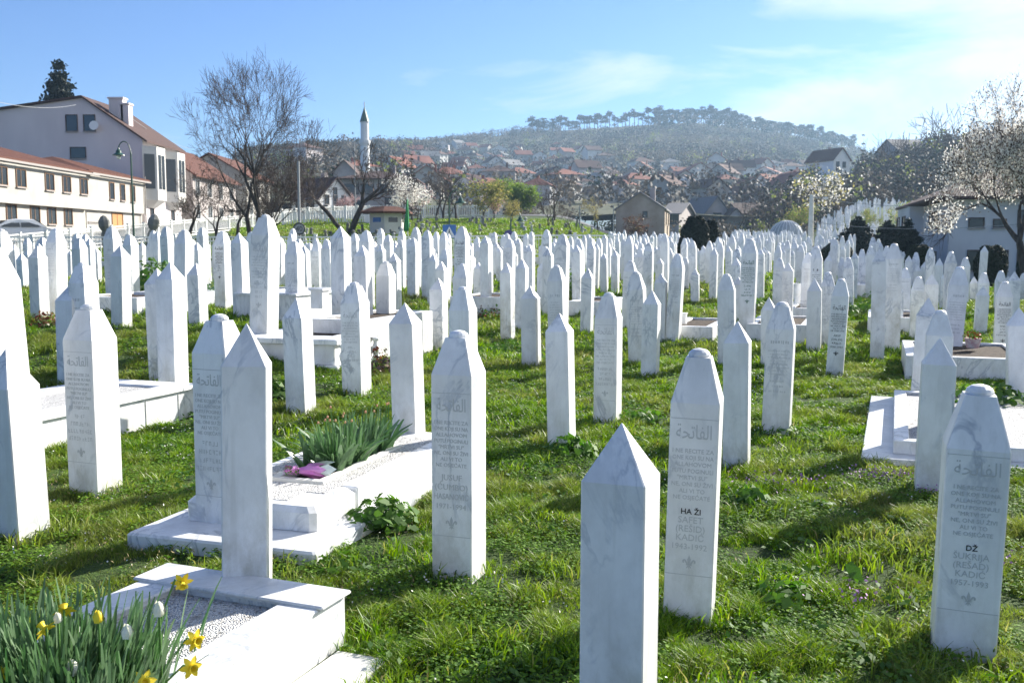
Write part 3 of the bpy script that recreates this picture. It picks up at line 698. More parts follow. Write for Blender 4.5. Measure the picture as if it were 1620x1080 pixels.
def copy_tree(o, loc, rz, k, label=None, parent=None):
    c = o.copy(); COL.objects.link(c)
    if parent: c.parent = parent
    else:
        c.location = loc; c.rotation_euler = (0, 0, rz); c.scale = (k, k, k)
        if label: c['label'] = label
    for ch in o.children: copy_tree(ch, None, 0, 1, None, c)
    return c
def along(segs, mind, per, jit):
    P = []
    for s in segs:
        if s[8] < mind: continue
        L = math.dist(s[:3], s[3:6]); n = max(1, int(L * per + random.random()))
        for _ in range(n):
            t = random.random(); P.append([s[i] + (s[i + 3] - s[i]) * t + random.gauss(0, jit) for i in range(3)])
    return P

# ---------------------------------------------------------------- grass
def free(X, Y, pad=.0):
    ok = np.ones(len(X), bool)
    for (ox, oy, t, u0, u1, v0, v1) in KERBS:
        dx, dy = X - ox, Y - oy; c, s = math.cos(R(t)), math.sin(R(t)); v = dx * c - dy * s; u = dx * s + dy * c
        ok &= ~((u > u0 - pad) & (u < u1 + pad) & (v > v0 - pad) & (v < v1 + pad))
    return ok
def fbm(X, Y, f, seed=0):
    r_ = np.random.default_rng(seed); z = 0; a = 1; tot = 0
    for o in range(4):
        th = r_.uniform(0, 6.28, 3); ph = r_.uniform(0, 6.28, 3)
        for t, p in zip(th, ph): z = z + a * np.sin((X * math.cos(t) + Y * math.sin(t)) * f * 6.28 + p); tot += a * .7
        f *= 2.03; a *= .55
    return z / tot
def scatter(n, y0, y1, pw=1.0):
    Y = y0 + (y1 - y0) * rng.random(n * 2) ** pw; X = (rng.random(n * 2) * 2 - 1) * (Y * .56 + .5)
    keep = rng.random(n * 2) < (Y * .56 + .5) / (y1 * .56 + .5)
    X, Y = X[keep], Y[keep]; ok = free(X, Y); return X[ok], Y[ok]
def blade_mesh(X, Y, hgt, wid, lean=.5):
    n = len(X); Z = T(X, Y) - .005; th = rng.random(n) * 6.283; dx, dy = np.cos(th), np.sin(th)
    ln = hgt * lean * (.3 + rng.random(n)); wx, wy = -dy * wid, dx * wid
    f2 = rng.random(n) * 6.283; wx, wy = np.cos(f2) * wid, np.sin(f2) * wid
    b = np.stack([X, Y, Z], -1); w = np.stack([wx, wy, 0 * wx], -1)
    m = b + np.stack([dx * ln * .35, dy * ln * .35, hgt * .6], -1); t = b + np.stack([dx * ln, dy * ln, hgt * (.75 + .25 * rng.random(n))], -1)
    V = np.stack([b - w, b + w, m + w * .8, m - w * .8, t + w * .12, t - w * .12], 1).reshape(-1, 3); i = np.arange(n)[:, None] * 6
    return V, np.concatenate([i + np.array([[0, 1, 2, 3]]), i + np.array([[3, 2, 4, 5]])])
GV, GF, GM, off = [], [], [], 0
def addg(V, Fq, mi):
    global off
    GV.append(V); GF.append(Fq + off); GM.append(np.full(len(Fq), mi)); off += len(V)
for (n, y0, y1, h, w) in ((430000, 2.7, 7.0, .034, .0019), (320000, 7.0, 13, .042, .0034), (190000, 13, 26, .06, .0075), (90000, 26, 60, .09, .02)):
    X, Y = scatter(int(n * 1.35), y0, y1)
    c = fbm(X, Y, .55, 3); c2 = fbm(X, Y, 2.2, 5)
    k = rng.random(len(X)) < np.clip(.62 + c * .85 + c2 * .8, .05, 1); X, Y, c, c2 = X[k], Y[k], c[k], c2[k]
    hh = h * np.clip(.85 + c * 1.1 + c2 * 1.2, .3, 3.0) * (.5 + rng.random(len(X)))
    V, Fq = blade_mesh(X, Y, hh, w * (.6 + .8 * rng.random(len(X))), .8); addg(V, Fq, 0)
n = 150000; Y = 50 + 56 * rng.random(n); X = (-.28 + .42 * rng.random(n)) * Y; V, Fq = blade_mesh(X, Y, (.16 + .14 * fbm(X, Y, .12, 31)) * (.5 + rng.random(n)), .05 * (.6 + .8 * rng.random(n)), .7); addg(V, Fq, 0)
# taller tufts here and there, and round every stone's foot
tx, ty = [], []
for o in sc.objects:
    if 'gravestone' in o.name and o.location.y < 22 and o.parent is None:
        n = int(80); r_ = .13 + np.abs(rng.normal(0, .05, n)); th = rng.random(n) * 6.283; tx.append(o.location.x + np.cos(th) * r_); ty.append(o.location.y + np.sin(th) * r_)
for i in range(330):
    y = 3.2 + 13 * random.random() ** 1.2; x = (random.random() * 2 - 1) * (y * .56); n = 60; s_ = random.uniform(.03, .09)
    tx.append(x + rng.normal(0, s_, n)); ty.append(y + rng.normal(0, s_, n))
tx, ty = np.concatenate(tx), np.concatenate(ty); ok = free(tx, ty); tx, ty = tx[ok], ty[ok]
V, Fq = blade_mesh(tx, ty, .060 + .06 * rng.random(len(tx)), .0028 + .0003 * ty, .6); addg(V, Fq, 0)
# clover: small round leaves near the ground
for (n, y0, y1, sz) in ((260000, 2.7, 8.0, .0085), (130000, 8, 18, .016)):
    X, Y = scatter(n, y0, y1); c = fbm(X, Y, .8, 11) + .5 * fbm(X, Y, 3, 12); k = (c > -.05) & (rng.random(len(X)) < .75); X, Y = X[k], Y[k]
    P = np.stack([X, Y, T(X, Y) + .012 + .04 * rng.random(len(X))], -1); N = rand_dirs(len(X)) * .45 + np.array([0, 0, 1.]); N /= np.linalg.norm(N, axis=1, keepdims=True)
    V, Fq = leaves(P, sz, N, .9); addg(V, Fq, 1)
for i in range(260):                                       # low rosettes of broader leaves in the turf
    y = 3 + 15 * random.random() ** 1.1; x = (random.random() * 2 - 1) * y * .55; m_ = random.randint(10, 34); r_ = random.uniform(.04, .13); X = x + rng.normal(0, r_, m_); Y = y + rng.normal(0, r_, m_); ok = free(X, Y); X, Y = X[ok], Y[ok]
    if len(X): P = np.stack([X, Y, T(X, Y) + .03 + .03 * rng.random(len(X))], -1); N = rand_dirs(len(X)) * .6 + np.array([0, 0, 1.]); N /= np.linalg.norm(N, axis=1, keepdims=True); V, Fq = leaves(P, random.uniform(.014, .028), N, .5); addg(V, Fq, 2)
o = leafobj('grass', np.concatenate(GV), np.concatenate(GF), [M['grass'], M['clover'], M['weed']], None, np.concatenate(GM)); tag(o, 'lawn grass with clover between the graves', 'grass', kind='stuff')
# fallen white petals, dry stalks and tiny daisies
M['petal'] = mat('petals', (.75, .74, .68), .7); M['dry'] = mat('dry_stalk', (.32, .25, .13), .8); M['lilac'] = mat('lilac_petals', (.38, .20, .42), .7)
PV, PF, PM, off2 = [], [], [], 0
for (n, y0, y1, sz, mi) in ((7000, 2.8, 12, .004, 0), (5000, 2.8, 7, .007, 1)):
    X, Y = scatter(n, y0, y1); k = (fbm(X, Y, .9, 21) + .4 * fbm(X, Y, 4, 22)) > .15; X, Y = X[k], Y[k]
    P = np.stack([X, Y, T(X, Y) + .03 + .035 * rng.random(len(X))], -1); V, Fq = leaves(P, sz * (1 + .1 * Y), None, .8 if mi == 0 else .25); PV.append(V); PF.append(Fq + off2); off2 += len(V); PM.append(np.full(len(Fq), mi))
for (px, py, n, sp) in ((1395, 765, 160, .16), (1235, 775, 120, .2), (1440, 700, 60, .1), (1340, 960, 60, .12), (1500, 790, 40, .08), (1590, 900, 30, .1)):
    x, y, z = atg(px, py); X = x + rng.normal(0, sp, n); Y = y + rng.normal(0, sp * .7, n); ok = free(X, Y); X, Y = X[ok], Y[ok]
    P = np.stack([X, Y, T(X, Y) + .05 + .05 * rng.random(len(X))], -1); V, Fq = leaves(P, .009, None, .7); PV.append(V); PF.append(Fq + off2); off2 += len(V); PM.append(np.full(len(Fq), 2))
o = leafobj('petals', np.concatenate(PV), np.concatenate(PF), [M['petal'], M['dry'], M['lilac']], None, np.concatenate(PM)); tag(o, 'tiny white and lilac wildflowers and dry stalks scattered in the lawn', 'wildflowers', kind='stuff')

# ---------------------------------------------------------------- garden plants
def strap(n, r, h, w, out=.5, bend=.5, seg=4, base=None):
    """long narrow arching leaves from a clump"""
    th = rng.random(n) * 6.283; rr = r * np.sqrt(rng.random(n)); bx, by = np.cos(th) * rr, np.sin(th) * rr
    if base is not None: bx, by = base[:, 0], base[:, 1]; th = np.arctan2(by, bx) + rng.normal(0, .6, n)
    else: th = th + rng.normal(0, .7, n)
    L = h * (.6 + .5 * rng.random(n)); o_ = out * (.2 + rng.random(n)) * (.4 + .6 * rr / max(r, 1e-6) if base is None else 1); f = th + math.pi / 2 + rng.normal(0, .5, n); V = []
    for k in range(seg + 1):
        t = k / seg; fo = o_ * (t + bend * t * t); c = np.stack([bx + np.cos(th) * L * fo * .7, by + np.sin(th) * L * fo * .7, L * (t - .28 * o_ * t ** 2.4)], -1)
        ww = w * (1.05 - t) ** .55 * (.75 + .5 * t); d = np.stack([np.cos(f) * ww, np.sin(f) * ww, 0 * f], -1); V += [c - d, c + d]
    V = np.stack(V, 1).reshape(-1, 3); m = 2 * (seg + 1); i = np.arange(n)[:, None] * m
    return V, np.concatenate([i + np.array([[2 * k, 2 * k + 1, 2 * k + 3, 2 * k + 2]]) for k in range(seg)])
M['white_petal'] = mottled('tulip_white', (.80, .79, .70), (.72, .74, .52), 20, .5, 0); M['yellow'] = mottled('daffodil_yellow', (.82, .60, .02), (.88, .72, .06), 20, .5, 0)
M['stem'] = mat('flower_stem', (.10, .22, .05), .5); M['pinktip'] = mottled('tulip_bud', (.55, .38, .16), (.65, .30, .18), 20, .5, 0)
def tulip(par, x, y, z, s, m_, lean=(0, 0), zb=0):
    f = empty('tulip', (x, y, zb)); f.parent = par
    MB().tube([(0, 0, 0), (lean[0] * .5, lean[1] * .5, (z - zb) * .6), (lean[0], lean[1], z - zb)], .004, 5).build('stem', M['stem'], f)
    mb = MB()
    mb.lathe([(.1 * s, 0), (.42 * s, .12 * s), (.55 * s, .45 * s), (.52 * s, .85 * s), (.36 * s, 1.25 * s), (.10 * s, 1.5 * s)], 12)
    for j in range(3):
        a = j * 2.094; M_ = Matrix.Rotation(a, 4, 'Z'); mb.add([(-.3 * s, -.50 * s, .15 * s), (.3 * s, -.50 * s, .15 * s), (.38 * s, -.55 * s, .8 * s), (0, -.30 * s, 1.62 * s), (-.38 * s, -.55 * s, .8 * s)], [(0, 1, 2, 3, 4)], 0, M_)
    mb.build('petals', M[m_], f, loc=(lean[0], lean[1], z - zb), smooth=True)
def daffodil(par, x, y, z, s, face, bx, by, zb=0):
    f = empty('daffodil', (bx, by, zb)); f.parent = par; dx, dy, dz = x - bx, y - by, z - zb
    MB().tube([(0, 0, 0), (dx * .35, dy * .35, dz * .7), (dx * .8, dy * .8, dz * 1.04), (dx, dy, dz)], .0035, 5).build('stem', M['stem'], f)
    mb = MB(); q = Vector(face).to_track_quat('Z', 'Y').to_matrix().to_4x4()
    for j in range(6):
        a = Matrix.Rotation(j * math.pi / 3, 4, 'Z'); mb.add([(0, 0, 0), (.32 * s, -.30 * s, .06 * s), (.8 * s, -.22 * s, .0), (1.1 * s, 0, -.08 * s), (.8 * s, .22 * s, .0), (.32 * s, .30 * s, .06 * s)], [(0, 1, 2, 3, 4, 5)], 0, q @ a)
    mb.lathe([(.14 * s, .0), (.24 * s, .3 * s), (.30 * s, .6 * s), (.40 * s, .75 * s), (.30 * s, .72 * s), (.1 * s, .2 * s)], 12, M=q)
    mb.build('petals', M['yellow'], f, loc=(dx, dy, dz))
# daffodils and white tulips in the corner bed
cx, cy, cz = atz(95, 1105, .22)
e = empty('daffodil_clump', (cx, cy, .18)); tag(e, 'dense clump of grey green daffodil and tulip leaves with yellow and white blooms', 'flowers')
base = np.stack([rng.normal(-.10, .22, 1500), rng.normal(.0, .16, 1500)], -1)
base = base[(base[:, 0] < .30) & (base[:, 0] > -.65)]
V, Fq = strap(len(base), .4, .26, .0088, .36, .5, 5, base); V2, F2 = strap(110, .30, .22, .020, .6, .7, 5)
leafobj('leaves', np.concatenate([V, V2]), np.concatenate([Fq, F2 + len(V)]), [M['strap']], e)
def at_local(px, py, Y): x, y, z = atd(px, py, Y); return x - cx, y - cy, z - .18
for (px, py, dY, s_, mm) in ((116, 1068, -.10, .032, 'white_petal'), (202, 1010, -.02, .030, 'white_petal'), (252, 975, .05, .032, 'white_petal'), (156, 985, .02, .026, 'yellow'), (92, 985, .05, .022, 'white_petal')):
    x, y, z = at_local(px, py, cy + dY); tulip(e, x, y, z, s_, mm, (0, 0))
for (px, py, dY, fc) in ((288, 920, .22, (.3, -.7, -.3)), (308, 1012, .06, (.6, -.6, .1)), (302, 1055, -.02, (.5, -.6, .1)), (228, 1078, -.12, (.4, -.7, .3)), (102, 968, .12, (-.3, .5, .5)), (2, 1068, -.08, (-.5, -.5, .2)), (72, 996, .0, (-.5, .2, .4))):
    x, y, z = at_local(px, py, cy + dY); daffodil(e, x, y, z, .034, fc, x * .72, y * .72)
# tulips in the tomb bed, budded
wx, wy = local(k2[0], k2[1], T2, .40, 1.12)
e = empty('tulip_bed', (wx, wy, .19)); tag(e, 'bushy bed of broad tulip leaves with orange pink buds on the low tomb', 'flowers')
base = np.stack([rng.uniform(-.13, .13, 210), rng.uniform(-.36, .42, 210)], -1); a = R(-T2); base = base @ np.array([[math.cos(a), math.sin(a)], [-math.sin(a), math.cos(a)]])
V, Fq = strap(150, .3, .25, .026, .75, .9, 5, base[:150]); V2, F2 = strap(150, .25, .31, .009, .25, .5, 4, base[:150]); leafobj('leaves', np.concatenate([V, V2]), np.concatenate([Fq, F2 + len(V)]), [M['strap']], e)
for i in range(15):
    b = base[i * 9]; tulip(e, b[0], b[1], random.uniform(.27, .34), .012, 'pinktip', (random.uniform(-.04, .04), random.uniform(-.03, .03)))
# pink paper cone of flowers
x, y, z = atz(484, 758, .20); e = empty('wrapped_bouquet', (x, y, z)); e.rotation_euler = (0, 0, R(-35)); tag(e, 'pink paper wrapped bouquet lying on the low tomb beside the tulips', 'bouquet')
M['pink'] = mottled('pink_paper', (.62, .18, .52), (.80, .42, .72), 8, .5, .2); M['cello'] = mat('clear_wrap', (.75, .82, .75), .15)
Mx = Matrix.Translation((0, 0, .05)) @ Matrix.Rotation(R(-100), 4, 'X') @ Matrix.Rotation(R(15), 4, 'Y')
mb = MB(); n = 14; rr = []
for (r_, zz) in ((.012, -.12), (.02, -.07), (.055, .02), (.085, .085)):
    rr.append([(r_ * math.cos(2 * math.pi * j / n) * (1 + .18 * (j % 2)), .6 * r_ * math.sin(2 * math.pi * j / n), zz + (.035 * (j % 3 - 1) if zz > .05 else 0)) for j in range(n)])
mb.rings(rr, 0, Mx, top=False); mb.build('wrapping_paper', M['pink'], e)
mb = MB(); mb.rings([[(a_ * .9, b_ * .8, c_ + .004) for a_, b_, c_ in rr[3]], [(a_ * 1.2, b_ * 1.3, c_ + .06) for a_, b_, c_ in rr[3]]], 0, Mx, top=False, bottom=False); mb.build('clear_wrap', M['cello'], e)
leafball('flowers', -.02, -.10, .07, .05, .03, 70, .014, [M['pink'], M['weed']], e)
def weed(px, py, r, h, n, size, label, mats=('weed',), name='leafy_plant', cat='plant', sh=None, z0=None, stalk=True, Y=None):
    x, y, z = atg(px, py) if Y is None else atd(px, py, Y)
    if Y is not None: z = tz(x, y) if z0 is None else z0
    e = empty(name, (x, y, z)); tag(e, label, cat)
    th = rng.random(n) * 6.283; rr = r * np.sqrt(rng.random(n)); P = np.stack([np.cos(th) * rr, np.sin(th) * rr, h * (.25 + .75 * rng.random(n)) * (1.1 - .6 * (rr / r) ** 2)], -1)
    N = np.stack([np.cos(th) * .7, np.sin(th) * .7, .5 + .6 * rng.random(n)], -1) + rng.normal(0, .35, (n, 3)); N /= np.linalg.norm(N, axis=1, keepdims=True)
    V, Fq = leaves(P, size, N, .55, .8); mi = rng.integers(0, len(mats), n); leafobj('leaves', V, Fq, [M[k] for k in mats], e, mi)
    k = np.arange(0, n, 3); segs = np.concatenate([np.stack([P[k, 0] * .15, P[k, 1] * .15, 0 * k], -1), P[k], np.full((len(k), 1), .003), np.full((len(k), 1), .002)], 1)
    V, Fq = tubes(segs, 3); leafobj('stems', V, Fq, [M['stem']], e)
    return e
weed(604, 836, .21, .17, 230, .034, 'broad leaved green plant against the corner of the tulip tomb slab')
weed(902, 722, .20, .14, 150, .036, 'broad leaved plant at the foot of the cracked pointed gravestone')
weed(430, 640, .24, .24, 190, .045, 'bright leafy plant between the stepped platform and the pointed stone')
weed(1185, 800, .12, .12, 60, .035, 'small pale leaved weed in the lawn behind the leaning stone')
weed(1240, 960, .16, .10, 90, .034, 'loose rosette of weeds in the sunny lawn near the front')
weed(1350, 935, .035, .14, 6, .045, 'single bright yellow green leaf standing in the lawn')
weed(1560, 650, .42, .26, 320, .045, 'leafy green clump behind the gravel plot')
weed(1180, 490, .5, .3, 240, .05, 'leafy clump beside the box with the green lettered stone')
weed(540, 905, .15, .08, 70, .022, 'low weeds at the corner of the tulip tomb base slab')
weed(1010, 668, .25, .12, 150, .030, 'low dark green weeds beside the inscribed central stone')
weed(810, 555, .35, .16, 200, .035, 'grassy patch of weeds near the small pointed gravestone')
weed(600, 592, .22, .30, 200, .028, 'dry reddish shrub beside the stepped platform', ('redleaf', 'twig'), 'red_shrub', 'shrub')
weed(72, 518, .22, .2, 150, .03, 'reddish low plant on the lawn near the small pointed stones', ('redleaf',), 'red_shrub', 'shrub')
weed(785, 500, .55, .22, 260, .035, 'red leaved ground plant before the rounded white kerb', ('redleaf', 'weed'), 'red_shrub', 'shrub')
weed(650, 455, .6, .35, 260, .05, 'reddish green bush low in the middle rows', ('redleaf', 'weed'), 'red_shrub', 'shrub')
weed(911, 476, .38, .75, 420, .05, 'upright bright green shrub growing in the dark stained kerb', name='green_shrub', cat='shrub')
weed(352, 478, .7, .35, 420, .045, 'grey green lavender mound before the black marked gravestone', ('strap',), 'lavender_bush', 'shrub')
weed(238, 462, .7, .7, 420, .06, 'green shrub in the kerb beside the low white fence', name='green_shrub', cat='shrub')
weed(1310, 500, .8, .3, 330, .06, 'broad leaves spreading between grave boxes beyond the black lettered stone')
weed(1395, 498, .8, .45, 330, .06, 'green cushion plant in the wedge cornered grave box', name='green_shrub', cat='shrub')
x, y, z = atg(1540, 585); flowerpot(x, y + .05, .29)
x, y, z = atg(1266, 505); vase(x, y + .25, z + .28, 'pale marble vase on the corner of a white grave box', 1.3)
x, y, z = atg(382, 560); 
x, y, z = atg(1088, 540); mb = MB().box(-.06, .06, -.06, .06, 0, .16).box(-.07, .07, -.07, .07, .161, .18); o = mb.build('candle_box', M['marble'], loc=(x, y + .5, z + .24), rz=-R(GT)); tag(o, 'small square marble candle box beside three leaning stones', 'candle box')
x, y, z = atd(506, 470, 13.6); o = MB().box(-.09, .09, -.09, .09, 0, .24).box(-.11, .11, -.11, .11, .241, .27).build('candle_box', M['marble'], loc=(x, y, z - .15), rz=-R(GT)); tag(o, 'small marble lantern box beside the big dark veined pointed stone', 'candle box')
# ---------------------------------------------------------------- buildings
M['plaster'] = mottled('cream_plaster', (.37, .35, .32), (.46, .44, .40), .8, .9, .1, rnd=5); M['white_wall'] = mottled('white_plaster', (.56, .54, .51), (.66, .64, .61), .7, .9, .1, rnd=5)
M['white_wall2'] = mottled('bright_plaster', (.74, .73, .70), (.80, .79, .77), .7, .9, .1, rnd=5); M['pinkwall'] = mottled('pale_pink_plaster', (.62, .56, .565), (.72, .655, .65), .35, .9, .1, sc3=(1, 1, .35), rnd=5)
M['greywall'] = mottled('grey_plaster', (.55, .55, .56), (.64, .64, .64), .5, .9, .1, rnd=5); M['tanwall'] = mottled('bare_render', (.34, .27, .20), (.46, .38, .30), .6, .95, .2, rnd=5)
M['brownwall'] = mottled('brown_render', (.34, .30, .29), (.44, .40, .38), .5, .95, .1, rnd=5)
def tilemat(name, c1, c2, n=4.5):
    m = mat(name, c1, .85); nt = m.node_tree; v = coords(nt, 'UV' if False else 'Object', (1, 1, 1), 11)
    w = nt.nodes.new('ShaderNodeTexWave'); w.wave_type = 'BANDS'; w.bands_direction = 'Y'; w.inputs['Scale'].default_value = n; w.inputs['Distortion'].default_value = .6; nt.links.new(v, w.inputs[0])
    w2 = nt.nodes.new('ShaderNodeTexWave'); w2.bands_direction = 'X'; w2.inputs['Scale'].default_value = n * .8; w2.inputs['Distortion'].default_value = .6; nt.links.new(v, w2.inputs[0])
    n_ = noise(nt, v, 3.5, 6, .7); c = ramp(nt, n_, [(.3, c1), (.7, c2)])
    c = mix(nt, maprange(nt, w.outputs[1], 0, .3, .35, 0), c, tuple(x * .5 for x in c1)); setc(m, c)
    bump(m, w2.outputs[1], .5, .05); return m
M['redroof'] = tilemat('red_roof_tiles', (.085, .032, .022), (.15, .06, .038)); M['darkroof'] = tilemat('brown_roof_tiles', (.060, .032, .028), (.105, .060, .050)); M['greyroof'] = tilemat('grey_roof', (.16, .15, .155), (.25, .24, .24))
M['glass'] = mat('window_glass', (.035, .045, .055), .08, .6); M['frame_d'] = mat('dark_frame', (.07, .045, .035), .5); M['frame_w'] = mat('white_frame', (.7, .7, .68), .5); M['frame_b'] = mat('brown_frame', (.20, .11, .055), .6)
M['wood'] = mottled('orange_wood', (.38, .17, .05), (.50, .25, .09), 4, .6, .1, sc3=(6, 6, .5)); M['metal'] = mat('grey_metal', (.25, .26, .27), .5, .5); M['dgreen'] = mat('green_painted_metal', (.02, .075, .05), .4, .5)
M['gutter'] = mat('zinc_gutter', (.32, .29, .27), .5); M['whitepaint'] = mat('white_paint', (.78, .78, .76), .55); M['curtain'] = mat('curtain', (.45, .44, .42), .9)
class House:
    """box w (x) by d (y), front face towards local -y; roof is a child, each window a part"""
    def __init__(s, name, label, cat, x, y, z, rot, w, d, h, wall, group=None, below=1.5):
        s.e = empty(name, (x, y, z), R(rot)); tag(s.e, label, cat, group); s.w, s.d, s.h = w, d, h
        s.mb = MB().box(-w / 2, w / 2, -d / 2, d / 2, -below, h); s.wall = wall; s.body = None
    def gable(s, axis, rh, ov, matl, th=.18):
        w, d, h = s.w, s.d, s.h
        if axis == 'y':   # ridge along y, gable triangles on front and back
            for y in (-d / 2, d / 2): s.mb.add([(-w / 2, y, h), (w / 2, y, h), (0, y, h + rh)], [(0, 1, 2) if y < 0 else (2, 1, 0)])
            sl = rh / (w / 2); pr = [(-w / 2 - ov, h - ov * sl), (0, h + rh), (w / 2 + ov, h - ov * sl)]
            v = [(x, y, z + t) for y in (-d / 2 - ov, d / 2 + ov) for t in (.02, th) for x, z in pr]
        else:
            for x in (-w / 2, w / 2): s.mb.add([(x, -d / 2, h), (x, d / 2, h), (x, 0, h + rh)], [(2, 1, 0) if x < 0 else (0, 1, 2)])
            sl = rh / (d / 2); pr = [(-d / 2 - ov, h - ov * sl), (0, h + rh), (d / 2 + ov, h - ov * sl)]
            v = [(x, y, z + t) for x in (-w / 2 - ov, w / 2 + ov) for t in (.02, th) for y, z in pr]
        f = [(0, 1, 4, 3), (1, 2, 5, 4), (6, 9, 10, 7), (7, 10, 11, 8), (3, 4, 10, 9), (4, 5, 11, 10), (0, 6, 7, 1), (1, 7, 8, 2), (0, 3, 9, 6), (2, 8, 11, 5)]
        s.roof = MB().add(v, f).build('roof', matl, s.e); return s
    def asym(s, px, rh_peak, hl, hr, ov, matl, th=.2):   # gable front with unequal eaves: left eave hl, peak at px, right eave hr
        w, d = s.w, s.d
        for y in (-d / 2, d / 2): s.mb.add([(-w / 2, y, s.h), (w / 2, y, s.h), (w / 2, y, hr), (px, y, rh_peak), (-w / 2, y, hl)], [(0, 1, 2, 3, 4) if y < 0 else (4, 3, 2, 1, 0)])
        for x, hh in ((-w / 2, hl), (w / 2, hr)): s.mb.add([(x, -d / 2, s.h), (x, d / 2, s.h), (x, d / 2, hh), (x, -d / 2, hh)], [(0, 1, 2, 3)])
        sl, sr = (rh_peak - hl) / (px + w / 2), (rh_peak - hr) / (w / 2 - px)
        pr = [(-w / 2 - ov, hl - ov * sl), (px, rh_peak), (w / 2 + ov, hr - ov * sr)]
        v = [(x, y, z + t) for y in (-d / 2 - ov * .6, d / 2 + ov * .6) for t in (.02, th) for x, z in pr]
        f = [(0, 1, 4, 3), (1, 2, 5, 4), (6, 9, 10, 7), (7, 10, 11, 8), (3, 4, 10, 9), (4, 5, 11, 10), (0, 6, 7, 1), (1, 7, 8, 2), (0, 3, 9, 6), (2, 8, 11, 5)]
        s.roof = MB().add(v, f).build('roof', matl, s.e); return s
    def hip(s, rh, ov, matl):
        w, d, h = s.w, s.d, s.h; W, D = w / 2 + ov, d / 2 + ov; m_ = min(W, D); rx, ry = W - m_, D - m_
        v = [(-W, -D, h + .02), (W, -D, h + .02), (W, D, h + .02), (-W, D, h + .02), (-W, -D, h + .16), (W, -D, h + .16), (W, D, h + .16), (-W, D, h + .16), (-rx, -ry, h + rh), (rx, ry, h + rh)]
        if rx > 0: v[8], v[9] = (-rx, 0, h + rh), (rx, 0, h + rh); tops = [(4, 5, 9, 8), (5, 6, 9), (6, 7, 8, 9), (7, 4, 8)]
        else: v[8], v[9] = (0, -ry, h + rh), (0, ry, h + rh); tops = [(4, 5, 8), (5, 6, 9, 8), (6, 7, 9), (7, 4, 8, 9)]
        s.roof = MB().add(v, [(0, 3, 2, 1), (0, 1, 5, 4), (1, 2, 6, 5), (2, 3, 7, 6), (3, 0, 4, 7)] + tops).build('roof', matl, s.e); return s
    def faceM(s, face, proud=0):
        w, d = s.w, s.d
        if face == 'f': return Matrix.Translation((0, -d / 2 - proud, 0))
        if face == 'r': return Matrix.Translation((w / 2 + proud, 0, 0)) @ Matrix.Rotation(R(90), 4, 'Z')
        if face == 'l': return Matrix.Translation((-w / 2 - proud, 0, 0)) @ Matrix.Rotation(R(-90), 4, 'Z')
        return Matrix.Translation((0, d / 2 + proud, 0)) @ Matrix.Rotation(R(180), 4, 'Z')
    def win(s, face, u, z, w, h, fr='frame_d', name='window', glass='glass', sill=True, mull=1, proud=0, label=None):
        Mx = s.faceM(face, proud); t = .07; mb = MB()
        # the opening reads as recessed: a projecting surround with the pane set back inside it
        for b in ((u - w / 2 - t, u + w / 2 + t, z - t, z), (u - w / 2 - t, u + w / 2 + t, z + h, z + h + t), (u - w / 2 - t, u - w / 2, z, z + h), (u + w / 2, u + w / 2 + t, z, z + h)):
            mb.box(b[0], b[1], -.06, .03, b[2], b[3], 0, Mx)
        for k in range(mull): 
            if mull: x = u - w / 2 + w * (k + 1) / (mull + 1); mb.box(x - .025, x + .025, -.03, .02, z, z + h, 0, Mx)
        o = mb.build(name, M[fr], s.e)
        MB().box(u - w / 2, u + w / 2, -.008, .01, z, z + h, 0, Mx).build('pane' if name == 'window' else 'door_leaf', M[glass], o)
        if sill: MB().box(u - w / 2 - .1, u + w / 2 + .1, -.14, -.061, z - .12, z - .04, 0, Mx).build('sill', M['gutter'], o)
        return o
    def done(s): s.body = s.mb.build('wall', M[s.wall], s.e); return s
XW = -33.0
# low two-storey house along the street
def zt(y): return tz(XW + 1, y)
zb1 = 2.0
def facing(name, label, y0, y1, depth, h, z, wall, xw=XW, **k):
    """house whose street front (local -y after turning) lies on x = xw and faces +X"""
    return House(name, label, 'house', xw - depth / 2, (y0 + y1) / 2, z, 90, y1 - y0, depth, h, wall, **k)
hA = facing('street_house', 'long low cream house with red tiled roof and upper floor jutting over the street', 50, 77.6, 9, 4.95, zb1, 'plaster')
hA.hip(1.7, .7, M['redroof'])
hA.mb.box(-13.8, 13.8, -4.9, -4.5, 2.2, 4.94)
for px, zz in ((2, 0), (32, 0), (77, 0), (104, 0), (131, 0)):
    yy = 33 * F / (810 - px); hA.win('f', yy - 63.8, 3.35, 1.25, 1.1, 'frame_b', mull=1, proud=.4)
for px in (24, 61, 87, 113, -10):
    yy = 33 * F / (810 - px); hA.win('f', yy - 63.8, 1.0, 1.25, 1.1, 'frame_b', mull=1)
MB().box(-14.5, 14.5, -5.45, -5.3, 4.8, 4.94).build('gutter', M['gutter'], hA.e); hA.done()
hB = facing('street_house', 'cream corner house with lighter red roof, three small windows and an orange door', 77.8, 89.5, 9, 4.75, 2.3, 'plaster')
hB.hip(1.6, .6, M['redroof']); hB.mb.box(-5.8, 5.8, -4.8, -4.5, 1.9, 4.74)
for px in (177, 194, 210): yy = 33 * F / (810 - px); hB.win('f', yy - 83.65, 2.9, .9, 1.3, 'frame_b', mull=0, proud=.3)
yy = 33 * F / (810 - 190); hB.win('f', yy - 83.65, .0, 2.2, 1.75, 'frame_b', 'door', 'wood', sill=False, mull=1)
yy = 33 * F / (810 - 155); hB.win('f', yy - 83.65, .9, 2.6, .05, 'gutter', mull=0, sill=False)
MB().box(-6.2, 6.2, -5.3, -5.15, 4.6, 4.74).build('gutter', M['gutter'], hB.e)
MB().tube([(5.7, -4.9, 0), (5.7, -4.9, 5.2)], .06, 6).build('downpipe', M['gutter'], hB.e); hB.done()
